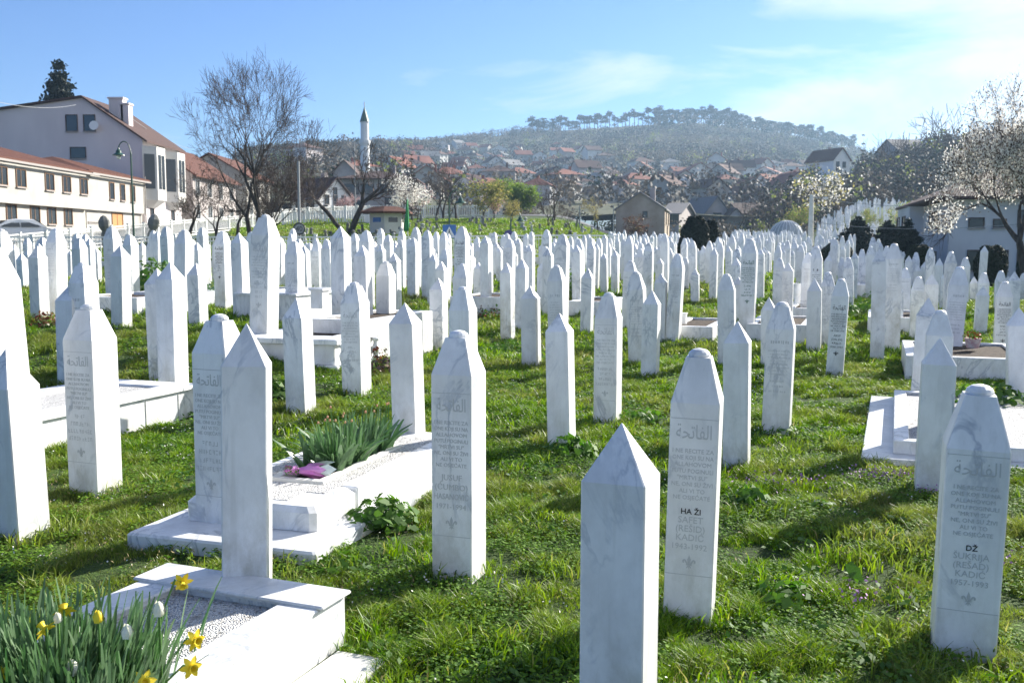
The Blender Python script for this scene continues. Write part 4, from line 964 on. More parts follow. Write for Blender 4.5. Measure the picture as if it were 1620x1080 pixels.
# tall pale pink house, gable towards the viewer
yG = 90.2; k_ = yG / F
wG = 15.0; xr = XW; zg = 2.6
hC = House('tall_house', 'tall pale pink house with dark edged gable, two small attic windows and bay windows', 'house', xr - wG / 2, yG + 5, zg, 0, wG, 10, 5.0, 'pinkwall')
zpk, zr_, zl_ = atd(128, 155, yG)[2] - zg, atd(228, 220, yG)[2] - zg, atd(0, 186, yG)[2] - zg
hC.asym(atd(130, 155, yG)[0] - (xr - wG / 2), zpk, zl_ + .3, zr_, .5, M['darkroof'])
for px, py, ww, hh, in ((114, 207, .95, 1.35), (142, 207, .95, 1.35)):
    X_, _, Z_ = atd(px, py, yG); hC.win('f', X_ - (xr - wG / 2), Z_ - zg, ww, hh, 'frame_d', mull=0)
X_, _, Z_ = atd(124, 250, yG); hC.win('f', X_ - (xr - wG / 2), Z_ - zg, 1.3, .9, 'frame_d', mull=0)
for px, w_, top_ in ((186, 1.25, 155), (200, .7, 164)):
    X_, _, Z_ = atd(px, top_, yG + 2); Zb = atd(px, 200, yG + 2)[2]; MB().box(-w_ / 2, w_ / 2, -.5, .5, Zb - zg - .8, Z_ - zg - .15).box(-w_ / 2 - .1, w_ / 2 + .1, -.6, .6, Z_ - zg - .149, Z_ - zg).build('chimney', M['pinkwall'], hC.roof, loc=(X_ - (xr - wG / 2), -3, 0))
for yc in (-3.2, 2.4):
    bay = MB(); v = [(wG / 2, yc - 2.0), (wG / 2 + 1.0, yc - 1.1), (wG / 2 + 1.0, yc + 1.1), (wG / 2, yc + 2.0)]
    z0_, z1_ = 2.9, zr_ - .6
    bay.rings([[(wG / 2 - .02, yc - .9, z0_ - .7), (wG / 2 + .2, yc - .5, z0_ - .7), (wG / 2 + .2, yc + .5, z0_ - .7), (wG / 2 - .02, yc + .9, z0_ - .7)], [(a, b, z0_) for a, b in v], [(a, b, z1_) for a, b in v]])
    b_ = bay.build('bay_window', M['white_wall'], hC.e)
    for (ya, yb_) in ((-.8, -.1), (.1, .8)):
        MB().box(wG / 2 + 1.0, wG / 2 + 1.03, yc + ya, yc + yb_, z0_ + 1.0, z1_ - .7).build('pane', M['glass'], b_)
    MB().add([(wG / 2 + .15, yc - 1.93, z0_ + 1), (wG / 2 + .85, yc - 1.27, z0_ + 1), (wG / 2 + .85, yc - 1.27, z1_ - .7), (wG / 2 + .15, yc - 1.93, z1_ - .7)], [(0, 1, 2, 3)]).build('pane', M['glass'], b_)
    hC.win('r', yc, .9, .8, 1.5, 'frame_d', mull=0)
o = MB().lathe([(.02, 0), (.3, .06), (.42, .16)], 14).build('satellite_dish', M['whitepaint'], hC.e, loc=(atd(152, 200, yG)[0] - (xr - wG / 2), -5.35, atd(152, 200, yG)[2] - zg)); o.rotation_euler = (R(80), 0, 0)
hC.done()
# houses further along the street
hD = facing('street_house', 'pale house with long orange red roof partly hidden by the big bare tree', 104, 120, 10, 5.2, 3.6, 'brownwall'); hD.gable('x', 3.2, .6, M['redroof'])
for i in range(4): hD.win('f', -6.5 + i * 4.2, 3.0, 1.3, 1.6, 'frame_w'); hD.win('f', -6.5 + i * 4.2, .5, 1.3, 1.5, 'frame_w')
hD.done()
hE = facing('street_house', 'narrow cream house between the big bare tree and the white gabled house', 125, 137, 9, 5.6, 4.4, 'plaster'); hE.gable('x', 2.6, .5, M['redroof'])
for i in range(3): hE.win('f', -4 + i * 3.8, 3.4, 1.3, 1.6, 'frame_w'); hE.win('f', -4 + i * 3.8, .6, 1.3, 1.5, 'frame_w')
hE.done()
def pxhouse(name, label, pxl, pxr, pyb, pye, pyp, Y, rot, depth, wall, roof, kind='gx', wins=(), fr='frame_d', ov=.5, group=None, cat='house', chim=0):
    xl, _, zb_ = atd(pxl, pyb, Y); xr_, _, ze = atd(pxr, pye, Y); zp = atd(pxr, pyp, Y)[2]
    w = (xr_ - xl) / (math.cos(R(rot)) + abs(math.sin(R(rot))) * depth / max(xr_ - xl, 1) * .5 if rot else 1)
    h_ = House(name, label, cat, (xl + xr_) / 2, Y + depth / 2, zb_, rot, w, depth, ze - zb_, wall, group, below=4)
    if kind == 'gx': h_.gable('x', zp - ze, ov, M[roof])
    elif kind == 'gy': h_.gable('y', zp - ze, ov, M[roof])
    else: h_.hip(zp - ze, ov, M[roof])
    for (f, u, z_, ww, hh) in wins: h_.win(f, u * w if f in 'fb' else u * depth, z_ * (ze - zb_), ww, hh, fr, mull=0)
    if chim: MB().box(-.35, .35, -.35, .35, (ze - zb_), zp - zb_ + .9).build('chimney', M['brownwall'], h_.roof, loc=(w * .18, .6, 0))
    h_.done(); return h_
pxhouse('gabled_house', 'bright white gabled house with dark red roof and rows of small windows', 470, 538, 352, 313, 281, 138, 55, 5.2, 'white_wall2', 'darkroof', 'gy', [('f', -.25, .75, .7, 1.2), ('f', .0, .75, .7, 1.2), ('f', .25, .75, .7, 1.2), ('f', -.3, .32, .7, 1.2), ('f', 0, .32, .7, 1.2), ('f', .28, .32, .7, 1.2), ('l', -.2, .5, 1.4, 1.2), ('l', .2, .5, 1.4, 1.2), ('f', .0, 1.15, .6, .9)], chim=1)
pxhouse('large_house', 'large brown walled house with wide dark red hipped roof behind two bare trees', 540, 650, 345, 284, 266, 165, 0, 14, 'brownwall', 'darkroof', 'h', [('f', -.35, .62, 2.4, 1.6), ('f', -.12, .62, 2, 1.6), ('f', .15, .62, 2, 1.6), ('f', .38, .62, 2, 1.6), ('f', .2, .15, 1.6, 2.4), ('f', -.3, .2, 2, 1.6)], ov=1.0, chim=1)
pxhouse('house', 'dim house with small gable beside the minaret foot', 528, 562, 300, 272, 254, 200, 0, 10, 'brownwall', 'darkroof', 'gy')
pxhouse('white_block_house', 'white flat looking cube of a house above the brown conifer', 667, 697, 300, 274, 262, 260, 0, 12, 'white_wall', 'darkroof', 'h', [('f', -.2, .4, 1.5, 1.5), ('f', .2, .4, 1.5, 1.5)])
hT = pxhouse('barn_house', 'bare tan rendered house with plain blank gable and stained wall', 988, 1066, 382, 331, 305, 128, 0, 11, 'tanwall', 'greyroof', 'gy', [('r', -.25, .55, 1.2, 1.4), ('r', .2, .55, 1.2, 1.4), ('r', 0, .15, 1.2, 1.4), ('f', .1, .75, .5, .7), ('f', .12, .25, .4, .8)], ov=.25, chim=1)
hT.e.rotation_euler[2] = R(-12)
pxhouse('low_house', 'pale rendered house with dark pitched roof right behind the dark cypresses', 1066, 1105, 362, 338, 320, 165, -20, 14, 'brownwall', 'greyroof', 'gx', [('f', -.2, .3, 1.3, 1.8), ('f', .2, .3, 1.3, 1.8)])
pxhouse('gabled_house', 'grey house with broad low gable and triangular attic', 1098, 1150, 350, 338, 311, 185, 12, 12, 'brownwall', 'greyroof', 'gy', [('f', 0, .2, 1.5, 1.2)])
pxhouse('long_hall', 'long low building with a wide dark red roof beyond the cemetery', 1172, 1300, 352, 338, 320, 190, 0, 14, 'brownwall', 'darkroof', 'gx', [('f', -.3, .2, 1.6, 1.6), ('f', -.1, .2, 1.6, 1.6), ('f', .1, .2, 1.6, 1.6), ('f', .3, .2, 1.6, 1.6)], cat='building')
pxhouse('gabled_house', 'small pale gabled house with peaked porch beside the long hall', 1150, 1178, 356, 345, 330, 180, 0, 10, 'greywall', 'darkroof', 'gy')
pxhouse('hill_villa', 'white villa with red hipped roof standing alone on the near wooded slope', 1298, 1340, 280, 252, 234, 300, 25, 12, 'white_wall2', 'redroof', 'gy', [('f', -.25, .55, 1.2, 1.6), ('f', .15, .55, 1.2, 1.6), ('f', -.1, .1, 1.2, 1.6)], chim=1)
pxhouse('hill_villa', 'long shaded grey house among trees at the crest of the near slope', 1412, 1470, 256, 238, 218, 270, 10, 12, 'brownwall', 'greyroof', 'gx', [('f', -.3, .3, 1.5, 1.5), ('f', 0, .3, 1.5, 1.5), ('f', .3, .3, 1.5, 1.5)])
# white institutional building on the far side, stepped facade
Y0 = 43.0
def bpx(px, py, Y): return atd(px, py, Y)
zb = tz(20, 45) - .2
cX, cY = 17.45 * 58 / 40, 58.0                      # its near corner
rw = -15; cw, sw = math.cos(R(rw)), math.sin(R(rw)); Ww, Dw = 22.0, 18.0
ez = atd(1497, 316, cY)[2]; zb = -1.2
ctr = (cX + (Ww / 2) * cw - (Dw / 2) * sw, cY + (Ww / 2) * sw + (Dw / 2) * cw)
hW = House('cemetery_building', 'white two-storey building with stepped side and dark tiled roof behind the blossom tree', 'building', ctr[0], ctr[1], zb, rw, Ww, Dw, ez - zb, 'greywall')
hW.hip(4.6, 1.0, M['darkroof'])
def onfront(px, py):                                   # photograph pixel -> (u, z) on the front wall
    x, y, z = ray(px, py); nx_, ny_ = sw, -cw; k = (cX * nx_ + cY * ny_) / (x * nx_ + y * ny_); X_, Y_, Z_ = x * k, y * k, CAM_H + z * k
    return (X_ - ctr[0]) * cw + (Y_ - ctr[1]) * sw, Z_ - zb
def onside(px, py):
    x, y, z = ray(px, py); nx_, ny_ = cw, sw; k = (cX * nx_ + cY * ny_) / (x * nx_ + y * ny_); X_, Y_, Z_ = x * k, y * k, CAM_H + z * k
    return -((X_ - ctr[0]) * (-sw) + (Y_ - ctr[1]) * cw), Z_ - zb
for (x0_, y0_, x1_, y1_) in ((1534, 346, 1555, 359), (1573, 348, 1590, 359), (1612, 334, 1634, 356), (1532, 397, 1592, 427), (1611, 396, 1632, 428)):
    (u0, z1), (u1, z0) = onfront(x0_, y0_), onfront(x1_, y1_); hW.win('f', (u0 + u1) / 2, z0, u1 - u0, z1 - z0, 'frame_d', mull=0)
hW.mb.box(-Ww / 2 - .9, -Ww / 2 + .01, 2.0, Dw / 2 - .01, -1.5, ez - zb - .01)      # stepped side
for (x0_, x1_, y0_, y1_, pr) in ((1440, 1443, 346, 371, .9), (1449, 1453, 344, 370, .9), (1471, 1475, 339, 356, 0), (1479, 1483, 336, 354, 0), (1476, 1481, 399, 411, 0)):
    (u0, z1), (u1, z0) = onside(x0_, y0_), onside(x1_, y1_); w_ = abs(u1 - u0); hW.win('l', (u0 + u1) / 2, z0, max(w_, .8), z1 - z0, 'frame_d', mull=0, proud=pr, sill=False)
hW.done()
# minaret
x, y, z = atd(578, 285, 270); zt_ = atd(578, 168, 270)[2]; k_ = 270 / F
M['minaret'] = mottled('minaret_stone', (.66, .66, .66), (.74, .74, .74), .3, .8, 0)
e = empty('minaret', (x, y, z)); tag(e, 'slender white minaret with dark green pointed cone roof', 'minaret')
def mz(py): return atd(578, py, 270)[2] - z
MB().lathe([(1.3, -6), (1.25, mz(236)), (1.2, mz(232))], 16).build('shaft', M['minaret'], e)
MB().lathe([(1.1, mz(231.9)), (1.45, mz(227)), (1.5, mz(225)), (1.5, mz(222)), (1.42, mz(222)), (1.4, mz(223.5)), (1.0, mz(223.4))], 16).build('balcony', M['minaret'], e)
MB().lathe([(1.12, mz(223)), (1.08, mz(195)), (1.2, mz(194)), (1.2, mz(193.2))], 16).build('upper_shaft', M['minaret'], e)
MB().lathe([(1.3, mz(193)), (.85, mz(184)), (.35, mz(175)), (.06, mz(169))], 16).build('cone_roof', M['dgreen'], e)
MB().lathe([(.06, mz(169)), (.18, mz(167.5)), (.05, mz(166)), (.14, mz(165)), (.02, mz(160))], 8).build('finial', M['gutter'], e)
# domed open mausoleum
x, y, _ = atd(1244, 375, 92); z = tz(x, y); e = empty('mausoleum', (x, y, z)); tag(e, 'round domed grey mausoleum standing on columns among the far gravestones', 'mausoleum')
zd = atd(1244, 377, 92)[2] - z; zt2 = atd(1244, 349, 92)[2] - z; rd = 27 * 92 / F; mb = MB()
mb.lathe([(rd * 1.03, zd - .35), (rd * 1.05, zd - .3), (rd * 1.05, zd), (rd, zd + .01)] + [(rd * math.cos(a), zd + (zt2 - zd) * math.sin(a)) for a in np.linspace(.02, 1.54, 9)], 24)
M['domeskin'] = mottled('lattice_dome', (.30, .33, .34), (.42, .45, .45), 3, .5, .3); mb.build('dome', M['domeskin'], e, smooth=True)
for j in range(12): a = j * math.pi / 6; MB().lathe([(.16, -.4), (.13, 0), (.13, zd - .36)], 8).build('column', M['marble'], e, loc=(rd * .95 * math.cos(a), rd * .95 * math.sin(a), 0))
mb = MB()
for j in range(24):
    a = j * math.pi / 12; mb.tube([(rd * 1.01 * math.cos(t) * math.cos(a), rd * 1.01 * math.cos(t) * math.sin(a), zd + (zt2 - zd) * 1.01 * math.sin(t)) for t in np.linspace(0, 1.5, 7)], .035, 3)
mb.build('dome_ribs', M['whitepaint'], e)
# white kiosk with a red roof
x, y, _ = atd(612, 362, 74); z = tz(x, y); zk = atd(612, 337, 74)[2] - z; zr2 = atd(612, 328, 74)[2] - z
e = empty('kiosk', (x, y, z), R(30)); tag(e, 'small white six sided kiosk with flared red tiled roof and a blue panel', 'kiosk')
hexr = 1.35
MB().lathe([(hexr, -.5), (hexr, zk)], 6).build('wall', M['white_wall'], e)
MB().lathe([(hexr * 1.55, zk - .05), (hexr * 1.55, zk + .08), (hexr * .8, zk + .45), (.1, zr2 + .1)], 6).build('roof', M['redroof'], e)
for j, m_ in ((3, 'bluep'), (4, 'glass'), (5, 'glass')):
    M.setdefault('bluep', mat('blue_panel', (.06, .17, .45), .5)); a = (j + .5) * math.pi / 3; rI = hexr * math.cos(math.pi / 6)
    Mx = Matrix.Rotation(a, 4, 'Z') @ Matrix.Translation((rI, 0, 0)); MB().box(0, .03, -.35, .35, .9, zk - .35, 0, Mx).build('window_panel', M[m_], e)

# ---------------------------------------------------------------- street things
st = tag(link(bpy.data.objects.new('street', None)), None) if False else None
def drape(name, pts_l, pts_r, m_, dz, n=30):
    V = []; nn = len(pts_l)
    L_, R_ = [], []
    for P, out in ((pts_l, L_), (pts_r, R_)):
        for i in range(nn - 1):
            for k in range(n): t = k / n; out.append((P[i][0] * (1 - t) + P[i + 1][0] * t, P[i][1] * (1 - t) + P[i + 1][1] * t))
        out.append(P[-1])
    mcross = 10; rows_ = []
    for a, b in zip(L_, R_): rows_.append([(a[0] * (1 - t) + b[0] * t, a[1] * (1 - t) + b[1] * t) for t in np.linspace(0, 1, mcross)])
    A = np.array(rows_); Z = T(A[..., 0], A[..., 1]) + dz; V = np.concatenate([A, Z[..., None]], -1).reshape(-1, 3); ii = np.arange(len(rows_) * mcross).reshape(len(rows_), mcross)
    Fq = np.stack([ii[:-1, :-1], ii[:-1, 1:], ii[1:, 1:], ii[1:, :-1]], -1).reshape(-1, 4); o = leafobj(name, V, Fq, [m_]); tag(o, kind='structure'); return o
M['asphalt'] = mottled('asphalt', (.10, .10, .105), (.14, .14, .145), 2, .9, .2)
M['paving'] = mottled('pavement', (.22, .21, .20), (.28, .27, .26), 2, .9, .2)
drape('street', [(-31.5, 40), (-31.5, 75), (-31, 110), (-24, 146), (-6, 160)], [(-25.5, 40), (-25.5, 75), (-24, 108), (-17, 136), (-4, 148)], M['asphalt'], .05)
drape('square', [(1, 122), (2, 150)], [(19, 118), (19, 146)], M['asphalt'], .06)
drape('pavement', [(-33, 40), (-33, 75), (-32.6, 110)], [(-31.6, 40), (-31.6, 75), (-31.1, 110)], M['paving'], .16)
def rail_fence(name, label, pts, hgt, base=0, pick=.13, post=2.1, pw=.07, group=None, pickw=.012, top=True):
    """pts ground line; posts and picket panels"""
    e = empty(name, (pts[0][0], pts[0][1], 0)); tag(e, label, 'fence', group); o0 = Vector((pts[0][0], pts[0][1], 0)); panels = MB(); basem = MB(); pm_ = None
    posts = []; np_ = 0
    for (a, b) in zip(pts, pts[1:]):
        L = math.dist(a, b); n = max(1, round(L / post)); d = ((b[0] - a[0]) / L, (b[1] - a[1]) / L); nrm = (-d[1], d[0])
        for i in range(n):
            p = (a[0] + d[0] * L * i / n, a[1] + d[1] * L * i / n); q = (a[0] + d[0] * L * (i + 1) / n, a[1] + d[1] * L * (i + 1) / n); zp, zq = tz(*p) + base, tz(*q) + base
            posts.append((p[0], p[1], zp))
            def bar(z0_, z1_, th):
                v = []
                for (P_, zz) in ((p, zp), (q, zq)):
                    for s_ in (-th, th):
                        for z_ in (z0_, z1_): v.append((P_[0] + nrm[0] * s_ - o0.x, P_[1] + nrm[1] * s_ - o0.y, zz + z_))
                panels.add(v, [(0, 2, 3, 1), (4, 5, 7, 6), (0, 1, 5, 4), (2, 6, 7, 3), (1, 3, 7, 5), (0, 4, 6, 2)])
            bar(.12, .16, .02); bar(hgt - .22, hgt - .18, .02)
            if top: bar(hgt - .06, hgt, .03)
            m = int(L / n / pick)
            for k in range(1, m):
                t = k / m; X_, Y_, Z_ = p[0] + (q[0] - p[0]) * t - o0.x, p[1] + (q[1] - p[1]) * t - o0.y, zp + (zq - zp) * t
                panels.box(X_ - pickw, X_ + pickw, Y_ - pickw, Y_ + pickw, Z_ + .1, Z_ + hgt - .05)
            if base:
                v = []
                for (P_, zz) in ((p, zp), (q, zq)):
                    for s_ in (-.12, .12):
                        for z_ in (-base - .6, -.0): v.append((P_[0] + nrm[0] * s_ - o0.x, P_[1] + nrm[1] * s_ - o0.y, zz + z_))
                basem.add(v, [(0, 2, 3, 1), (4, 5, 7, 6), (0, 1, 5, 4), (2, 6, 7, 3), (1, 3, 7, 5), (0, 4, 6, 2)])
    panels.build('railing', M['whitepaint'], e)
    if base: basem.build('concrete_base', M['lime'], e)
    pme = mesh_np('post', *(lambda b: (b.v, b.f))(MB().box(-pw, pw, -pw, pw, -.3, hgt + .06).box(-pw * 1.2, pw * 1.2, -pw * 1.2, pw * 1.2, hgt + .061, hgt + .1)), [M['whitepaint']])
    for p in posts[:100]:
        o = bpy.data.objects.new('post', pme); link(o); o.parent = e; o.location = (p[0] - o0.x, p[1] - o0.y, p[2])
rail_fence('iron_fence', 'low white iron railing on a concrete base along the near side of the street', [(-24, 41.5), (-14.5, 43), (-5, 46), (5, 48.2)], 1.05, .35)
rail_fence('iron_fence', 'white railing along the pavement in front of the low cream house', [(-26, 50), (-24.8, 62), (-24.2, 82), (-22, 100)], 1.1, .1, post=2.6)
rail_fence('picket_fence', 'white fence climbing behind the old graves towards the kiosk', [(-23, 100), (-16, 112), (-8, 114), (-1, 118)], 1.3, .1, pick=.22, pw=.1, pickw=.05)
rail_fence('picket_fence', 'white fence at the far edge of the sloping grass by the trees', [(-21, 92), (-14, 95.5), (-12.4, 90)], 1.2, 0, pick=.22, pw=.1, pickw=.05)
# green street lamps
def lamp(label, px, Y, pyt, side=-1, zz=None):
    x, y, _ = atd(px, 380, Y); z = tz(x, y); H = atd(px, pyt, Y)[2] - z; e = empty('street_lamp', (x, y, z)); tag(e, label, 'street lamp', 'green street lamps')
    pts = [(0, 0, -.2), (0, 0, H - .75)] + [(side * .38 * (1 - math.cos(a)), 0, H - .75 + .72 * math.sin(a)) for a in np.linspace(.3, 2.6, 9)]
    MB().tube(pts, [.075, .05] + [.032] * 9, 8).build('pole', M['dgreen'], e); xe, ze = pts[-1][0], pts[-1][2]
    MB().lathe([(.03, ze), (.06, ze - .1), (.14, ze - .18), (.16, ze - .3), (.34, ze - .42), (.35, ze - .45), (.1, ze - .43)], 14, (xe, 0)).build('lamp_shade', M['dgreen'], e)
    MB().lathe([(.10, ze - .45), (.13, ze - .5), (.09, ze - .62), (.02, ze - .65)], 12, (xe, 0)).build('lamp_bulb', M['lampglass'], e)
M['lampglass'] = mat('frosted_glass', (.72, .74, .72), .25)
lamp('green curved street lamp standing before the corner house with the orange door', 212, 58, 223)
lamp('green curved street lamp behind the blue crossing sign', 711, 62, 300, 1)
lamp('green curved street lamp among the pale spring trees', 808, 74, 332, 1)
def pole(name, label, cat, px, Y, top, r, m_, r2=None):
    x, y, _ = atd(px, 380, Y); z = tz(x, y); H = atd(px, top, Y)[2] - z; o = MB().tube([(0, 0, -.5), (0, 0, H)], [r, r2 or r * .8], 8); return o, x, y, z, H
def signpost(px, py, Y, kind, label):
    x, y, _ = atd(px, py, Y); z = tz(x, y); h = atd(px, py, Y)[2] - z; e = empty('traffic_sign', (x, y, z)); tag(e, label, 'road sign')
    top = {'40': atd(px, 255, Y)[2] - z}.get(kind, h + .3)
    MB().tube([(0, 0, -.3), (0, 0, top)], [.07, .06] if kind == '40' else .03, 8).build('pole', M['metal'], e)
    M_ = Matrix.Translation((0, -.09, h)) @ Matrix.Rotation(R(90), 4, 'X')
    if kind == '40':
        MB().lathe([(.30, 0), (.30, .02)], 24, M=M_).build('sign_plate', M['whitepaint'], e)
        MB().lathe([(.30, .021), (.24, .021), (.24, .028), (.30, .028)], 24, M=M_).build('sign_ring', M['metal'], e)
        me, V = text_mesh('40', .34, None, .004); V[:, 0] -= (V[:, 0].max() + V[:, 0].min()) / 2; V[:, 1] -= (V[:, 1].max() + V[:, 1].min()) / 2
        leaf = link(bpy.data.objects.new('numerals', mesh_np('numerals', np.stack([V[:, 0], -.12 - V[:, 2], V[:, 1] + h], -1), [list(p.vertices) for p in me.polygons], [M['black']]))); leaf.parent = e
    else:
        MB().box(-.33, .33, -.11, -.09, h - .33, h + .33).build('sign_plate', M['bluep'], e)
        mb = MB(); mb.add([(-.24, -.112, h - .2), (.24, -.112, h - .2), (0, -.112, h + .24)], [(0, 1, 2)]); mb.build('white_triangle', M['whitepaint'], e)
        mb = MB(); mb.add([(-.02, -.115, h + .05), (.03, -.115, h + .05), (.03, -.115, h + .1), (-.02, -.115, h + .1)], [(0, 1, 2, 3)]); mb.add([(-.03, -.115, h - .05), (.03, -.115, h - .05), (.03, -.115, h + .04), (-.03, -.115, h + .04)], [(0, 1, 2, 3)])
        mb.add([(-.03, -.115, h - .05), (.0, -.115, h - .05), (-.08, -.115, h - .17), (-.11, -.115, h - .17)], [(0, 1, 2, 3)]); mb.add([(.0, -.115, h - .05), (.03, -.115, h - .05), (.11, -.115, h - .17), (.08, -.115, h - .17)], [(0, 1, 2, 3)]); mb.build('walker_symbol', M['black'], e)
signpost(474, 362, 48, '40', 'tall pole with round white sign reading 40 beside the old graves')
signpost(711, 366, 50, 'walk', 'square blue pedestrian crossing sign with white triangle')
mb, x, y, z, H = pole('', '', '', 805, 60, 370, .03, 'metal'); e = empty('traffic_sign', (x, y, z)); tag(e, 'back of a dark violet sign on a thin post before the grassy mound', 'road sign'); M['violet'] = mat('violet_plate', (.12, .10, .30), .6)
mb.build('pole', M['metal'], e); MB().lathe([(.30, 0), (.30, .02)], 8, M=Matrix.Translation((0, -.06, H - .05)) @ Matrix.Rotation(R(90), 4, 'X')).build('sign_plate', M['violet'], e)
# utility pole and wires
mb, x, y, z, H = pole('', '', '', 1282, 60, 308, .20, 'lime', .12); e = empty('utility_pole', (x, y, z)); tag(e, 'grey concrete utility pole with a lamp arm rising from the gravestones', 'utility pole'); mb.build('pole', M['lime'], e)
MB().box(.0, 1.0, -.03, .03, H - .18, H - .12).build('arm', M['metal'], e); MB().lathe([(.05, 0), (.14, .05), (.14, .12), (.02, .16)], 10, (.75, 0)).build('insulator_lamp', M['whitepaint'], e, loc=(.1, 0, H - .30))
UP = (x, y, z + H)
def wire(a, b, sag, label, r=.016):
    P = [Vector(a).lerp(Vector(b), t) + Vector((0, 0, -sag * 4 * t * (1 - t))) for t in np.linspace(0, 1, 16)]; o = MB().tube([p - Vector(a) for p in P], r, 4).build('overhead_wire', M['metal'], loc=a); tag(o, label, 'cable')
wire((UP[0], UP[1], UP[2] - .15), atd(1640, 322, 45), .35, 'upper pale overhead wire running to the white building')
wire((UP[0], UP[1], UP[2] - 1.6), atd(1640, 352, 45), .35, 'lower overhead wire sagging past the small conifers')
wire(atd(-20, 157, 70), atd(120, 166, 88), .4, 'thin overhead wire ending at the pink gable', .02)
wire(atd(205, 185, 92), atd(300, 235, 115), .4, 'thin overhead wire from the chimneys to the bare tree', .02)
# thin poles near the square
for px, Y, top, lab in ((475 + 88, 110, 225, 'slim pale pole in front of the brown walled house'), (917, 95, 325, 'thin green pole beside the square'), (970, 120, 325, 'dark pole at the corner of the tan house'), (653, 88, 250, None)):
    if lab: mb, x, y, z, H = pole('', '', '', px, Y, top, .07, 'metal'); tag(mb.build('thin_pole', M['metal'], loc=(x, y, z)), lab, 'pole')
# folded green flag on its pole
x, y, _ = atd(645, 370, 70); z = tz(x, y); H = atd(645, 312, 70)[2] - z; e = empty('flag_pole', (x, y, z)); tag(e, 'pole with a bright green flag hanging folded against it', 'flag')
MB().tube([(0, 0, -.3), (0, 0, H)], .04, 8).build('pole', M['whitepaint'], e); M['flag'] = mottled('green_cloth', (.02, .22, .06), (.04, .30, .09), 4, .8, .3)
n = 16; rr = []
for t in np.linspace(0, 1, 8): rr.append([((.04 + .13 * t) * (1 + .35 * math.sin(5 * a + 3 * t)) * math.cos(a) - .1 * t, (.04 + .11 * t) * (1 + .35 * math.cos(4 * a + 2 * t)) * math.sin(a), H - .15 - t * (H * .78)) for a in np.linspace(0, 2 * math.pi, n, False)])
MB().rings(rr).build('flag', M['flag'], e, smooth=True)
# parked car
def car(x, y, z, rz, label, body=(.74, .75, .76)):
    e = empty('parked_car', (x, y, z), rz); tag(e, label, 'car')
    pm_ = mat('car_paint', body, .25, .6); prof = [(-2.1, .35), (-2.12, .75), (-2.0, .92), (-1.72, .98), (-1.05, 1.40), (-.4, 1.50), (.35, 1.46), (1.05, .98), (1.85, .85), (2.1, .62), (2.12, .35)]
    rr = []
    for yy, s_, in ((-.86, 0), (-.80, 1), (.80, 1), (.86, 0)):
        rr.append([(a, yy * (1 if b < 1.0 else .84), b if s_ else min(b, 1.45) - .02) for a, b in prof])
    MB().rings(rr).build('body', pm_, e, smooth=False)
    for sd in (-1, 1):
        yy = sd * .745
        for (a0, a1, b0, b1) in ((-1.40, -.42, 1.02, 1.30), (-.36, .68, 1.02, 1.30)):
            sl0 = .35 if a0 < -1 else 0; sl1 = -.35 if a1 > .5 else 0
            MB().add([(a0, sd * .865, b0), (a1, sd * .865, b0), (a1 + sl1, sd * .735, b1), (a0 + sl0, sd * .735, b1)], [(0, 1, 2, 3)] if sd < 0 else [(3, 2, 1, 0)]).build('side_window', M['glass'], e)
        for a in (-1.3, 1.32):
            w_ = MB().lathe([(.20, -.12), (.32, -.11), (.32, .11), (.20, .12)], 18, M=Matrix.Translation((a, sd * .80, .32)) @ Matrix.Rotation(R(90), 4, 'X')).build('wheel', M['black'], e)
            MB().lathe([(.19, .0), (.19, .015), (.05, .02)], 12, M=Matrix.Translation((a, sd * .92, .32)) @ Matrix.Rotation(R(90) * (1 if sd < 0 else -1), 4, 'X')).build('rim', M['metal'], w_)
    MB().add([(.42, -.70, 1.47), (.42, .70, 1.47), (1.04, .80, 1.02), (1.04, -.80, 1.02)], [(3, 2, 1, 0)]).build('windscreen', M['glass'], e)
    MB().add([(-1.12, -.70, 1.40), (-1.12, .70, 1.40), (-1.72, .78, 1.02), (-1.72, -.78, 1.02)], [(0, 1, 2, 3)]).build('rear_window', M['glass'], e)
x, y, _ = atd(40, 380, 58); car(x, y, tz(x, y) + .30, R(38), 'white hatchback parked in the street before the low cream house')
# old weathered graves on the mound and by the fence
M['oldstone'] = mottled('lichen_stone', (.13, .13, .115), (.26, .26, .24), 5, .9, .4); M['oldlight'] = mottled('pale_old_stone', (.42, .42, .40), (.56, .56, .54), 5, .9, .3)
oldm = []
for q in range(4):
    w_ = (.17, .14, .2, .12)[q]; h_ = (.55, .7, .45, .8)[q]; mb = MB()
    mb.rings([[(-w_, -.07, -.2), (w_, -.07, -.2), (w_, .07, -.2), (-w_, .07, -.2)], [(-w_ * .8, -.06, h_ * .6), (w_ * .8, -.06, h_ * .6), (w_ * .8, .06, h_ * .6), (-w_ * .8, .06, h_ * .6)], [(-w_ * .55, -.05, h_ * .7), (w_ * .55, -.05, h_ * .7), (w_ * .55, .05, h_ * .7), (-w_ * .55, .05, h_ * .7)]])
    mb.lathe([(w_ * .6, h_ * .70), (w_ * 1.05, h_ * .80), (w_ * 1.0, h_ * .93), (w_ * .5, h_ * 1.03), (.01, h_ * 1.06)], 8)
    oldm.append([mesh_np('old_gravestone', mb.v, mb.f, [M['oldstone']]), mesh_np('old_gravestone', mb.v, mb.f, [M['oldlight']])])
rs = random.Random(5); cnt = 0; OLD = []
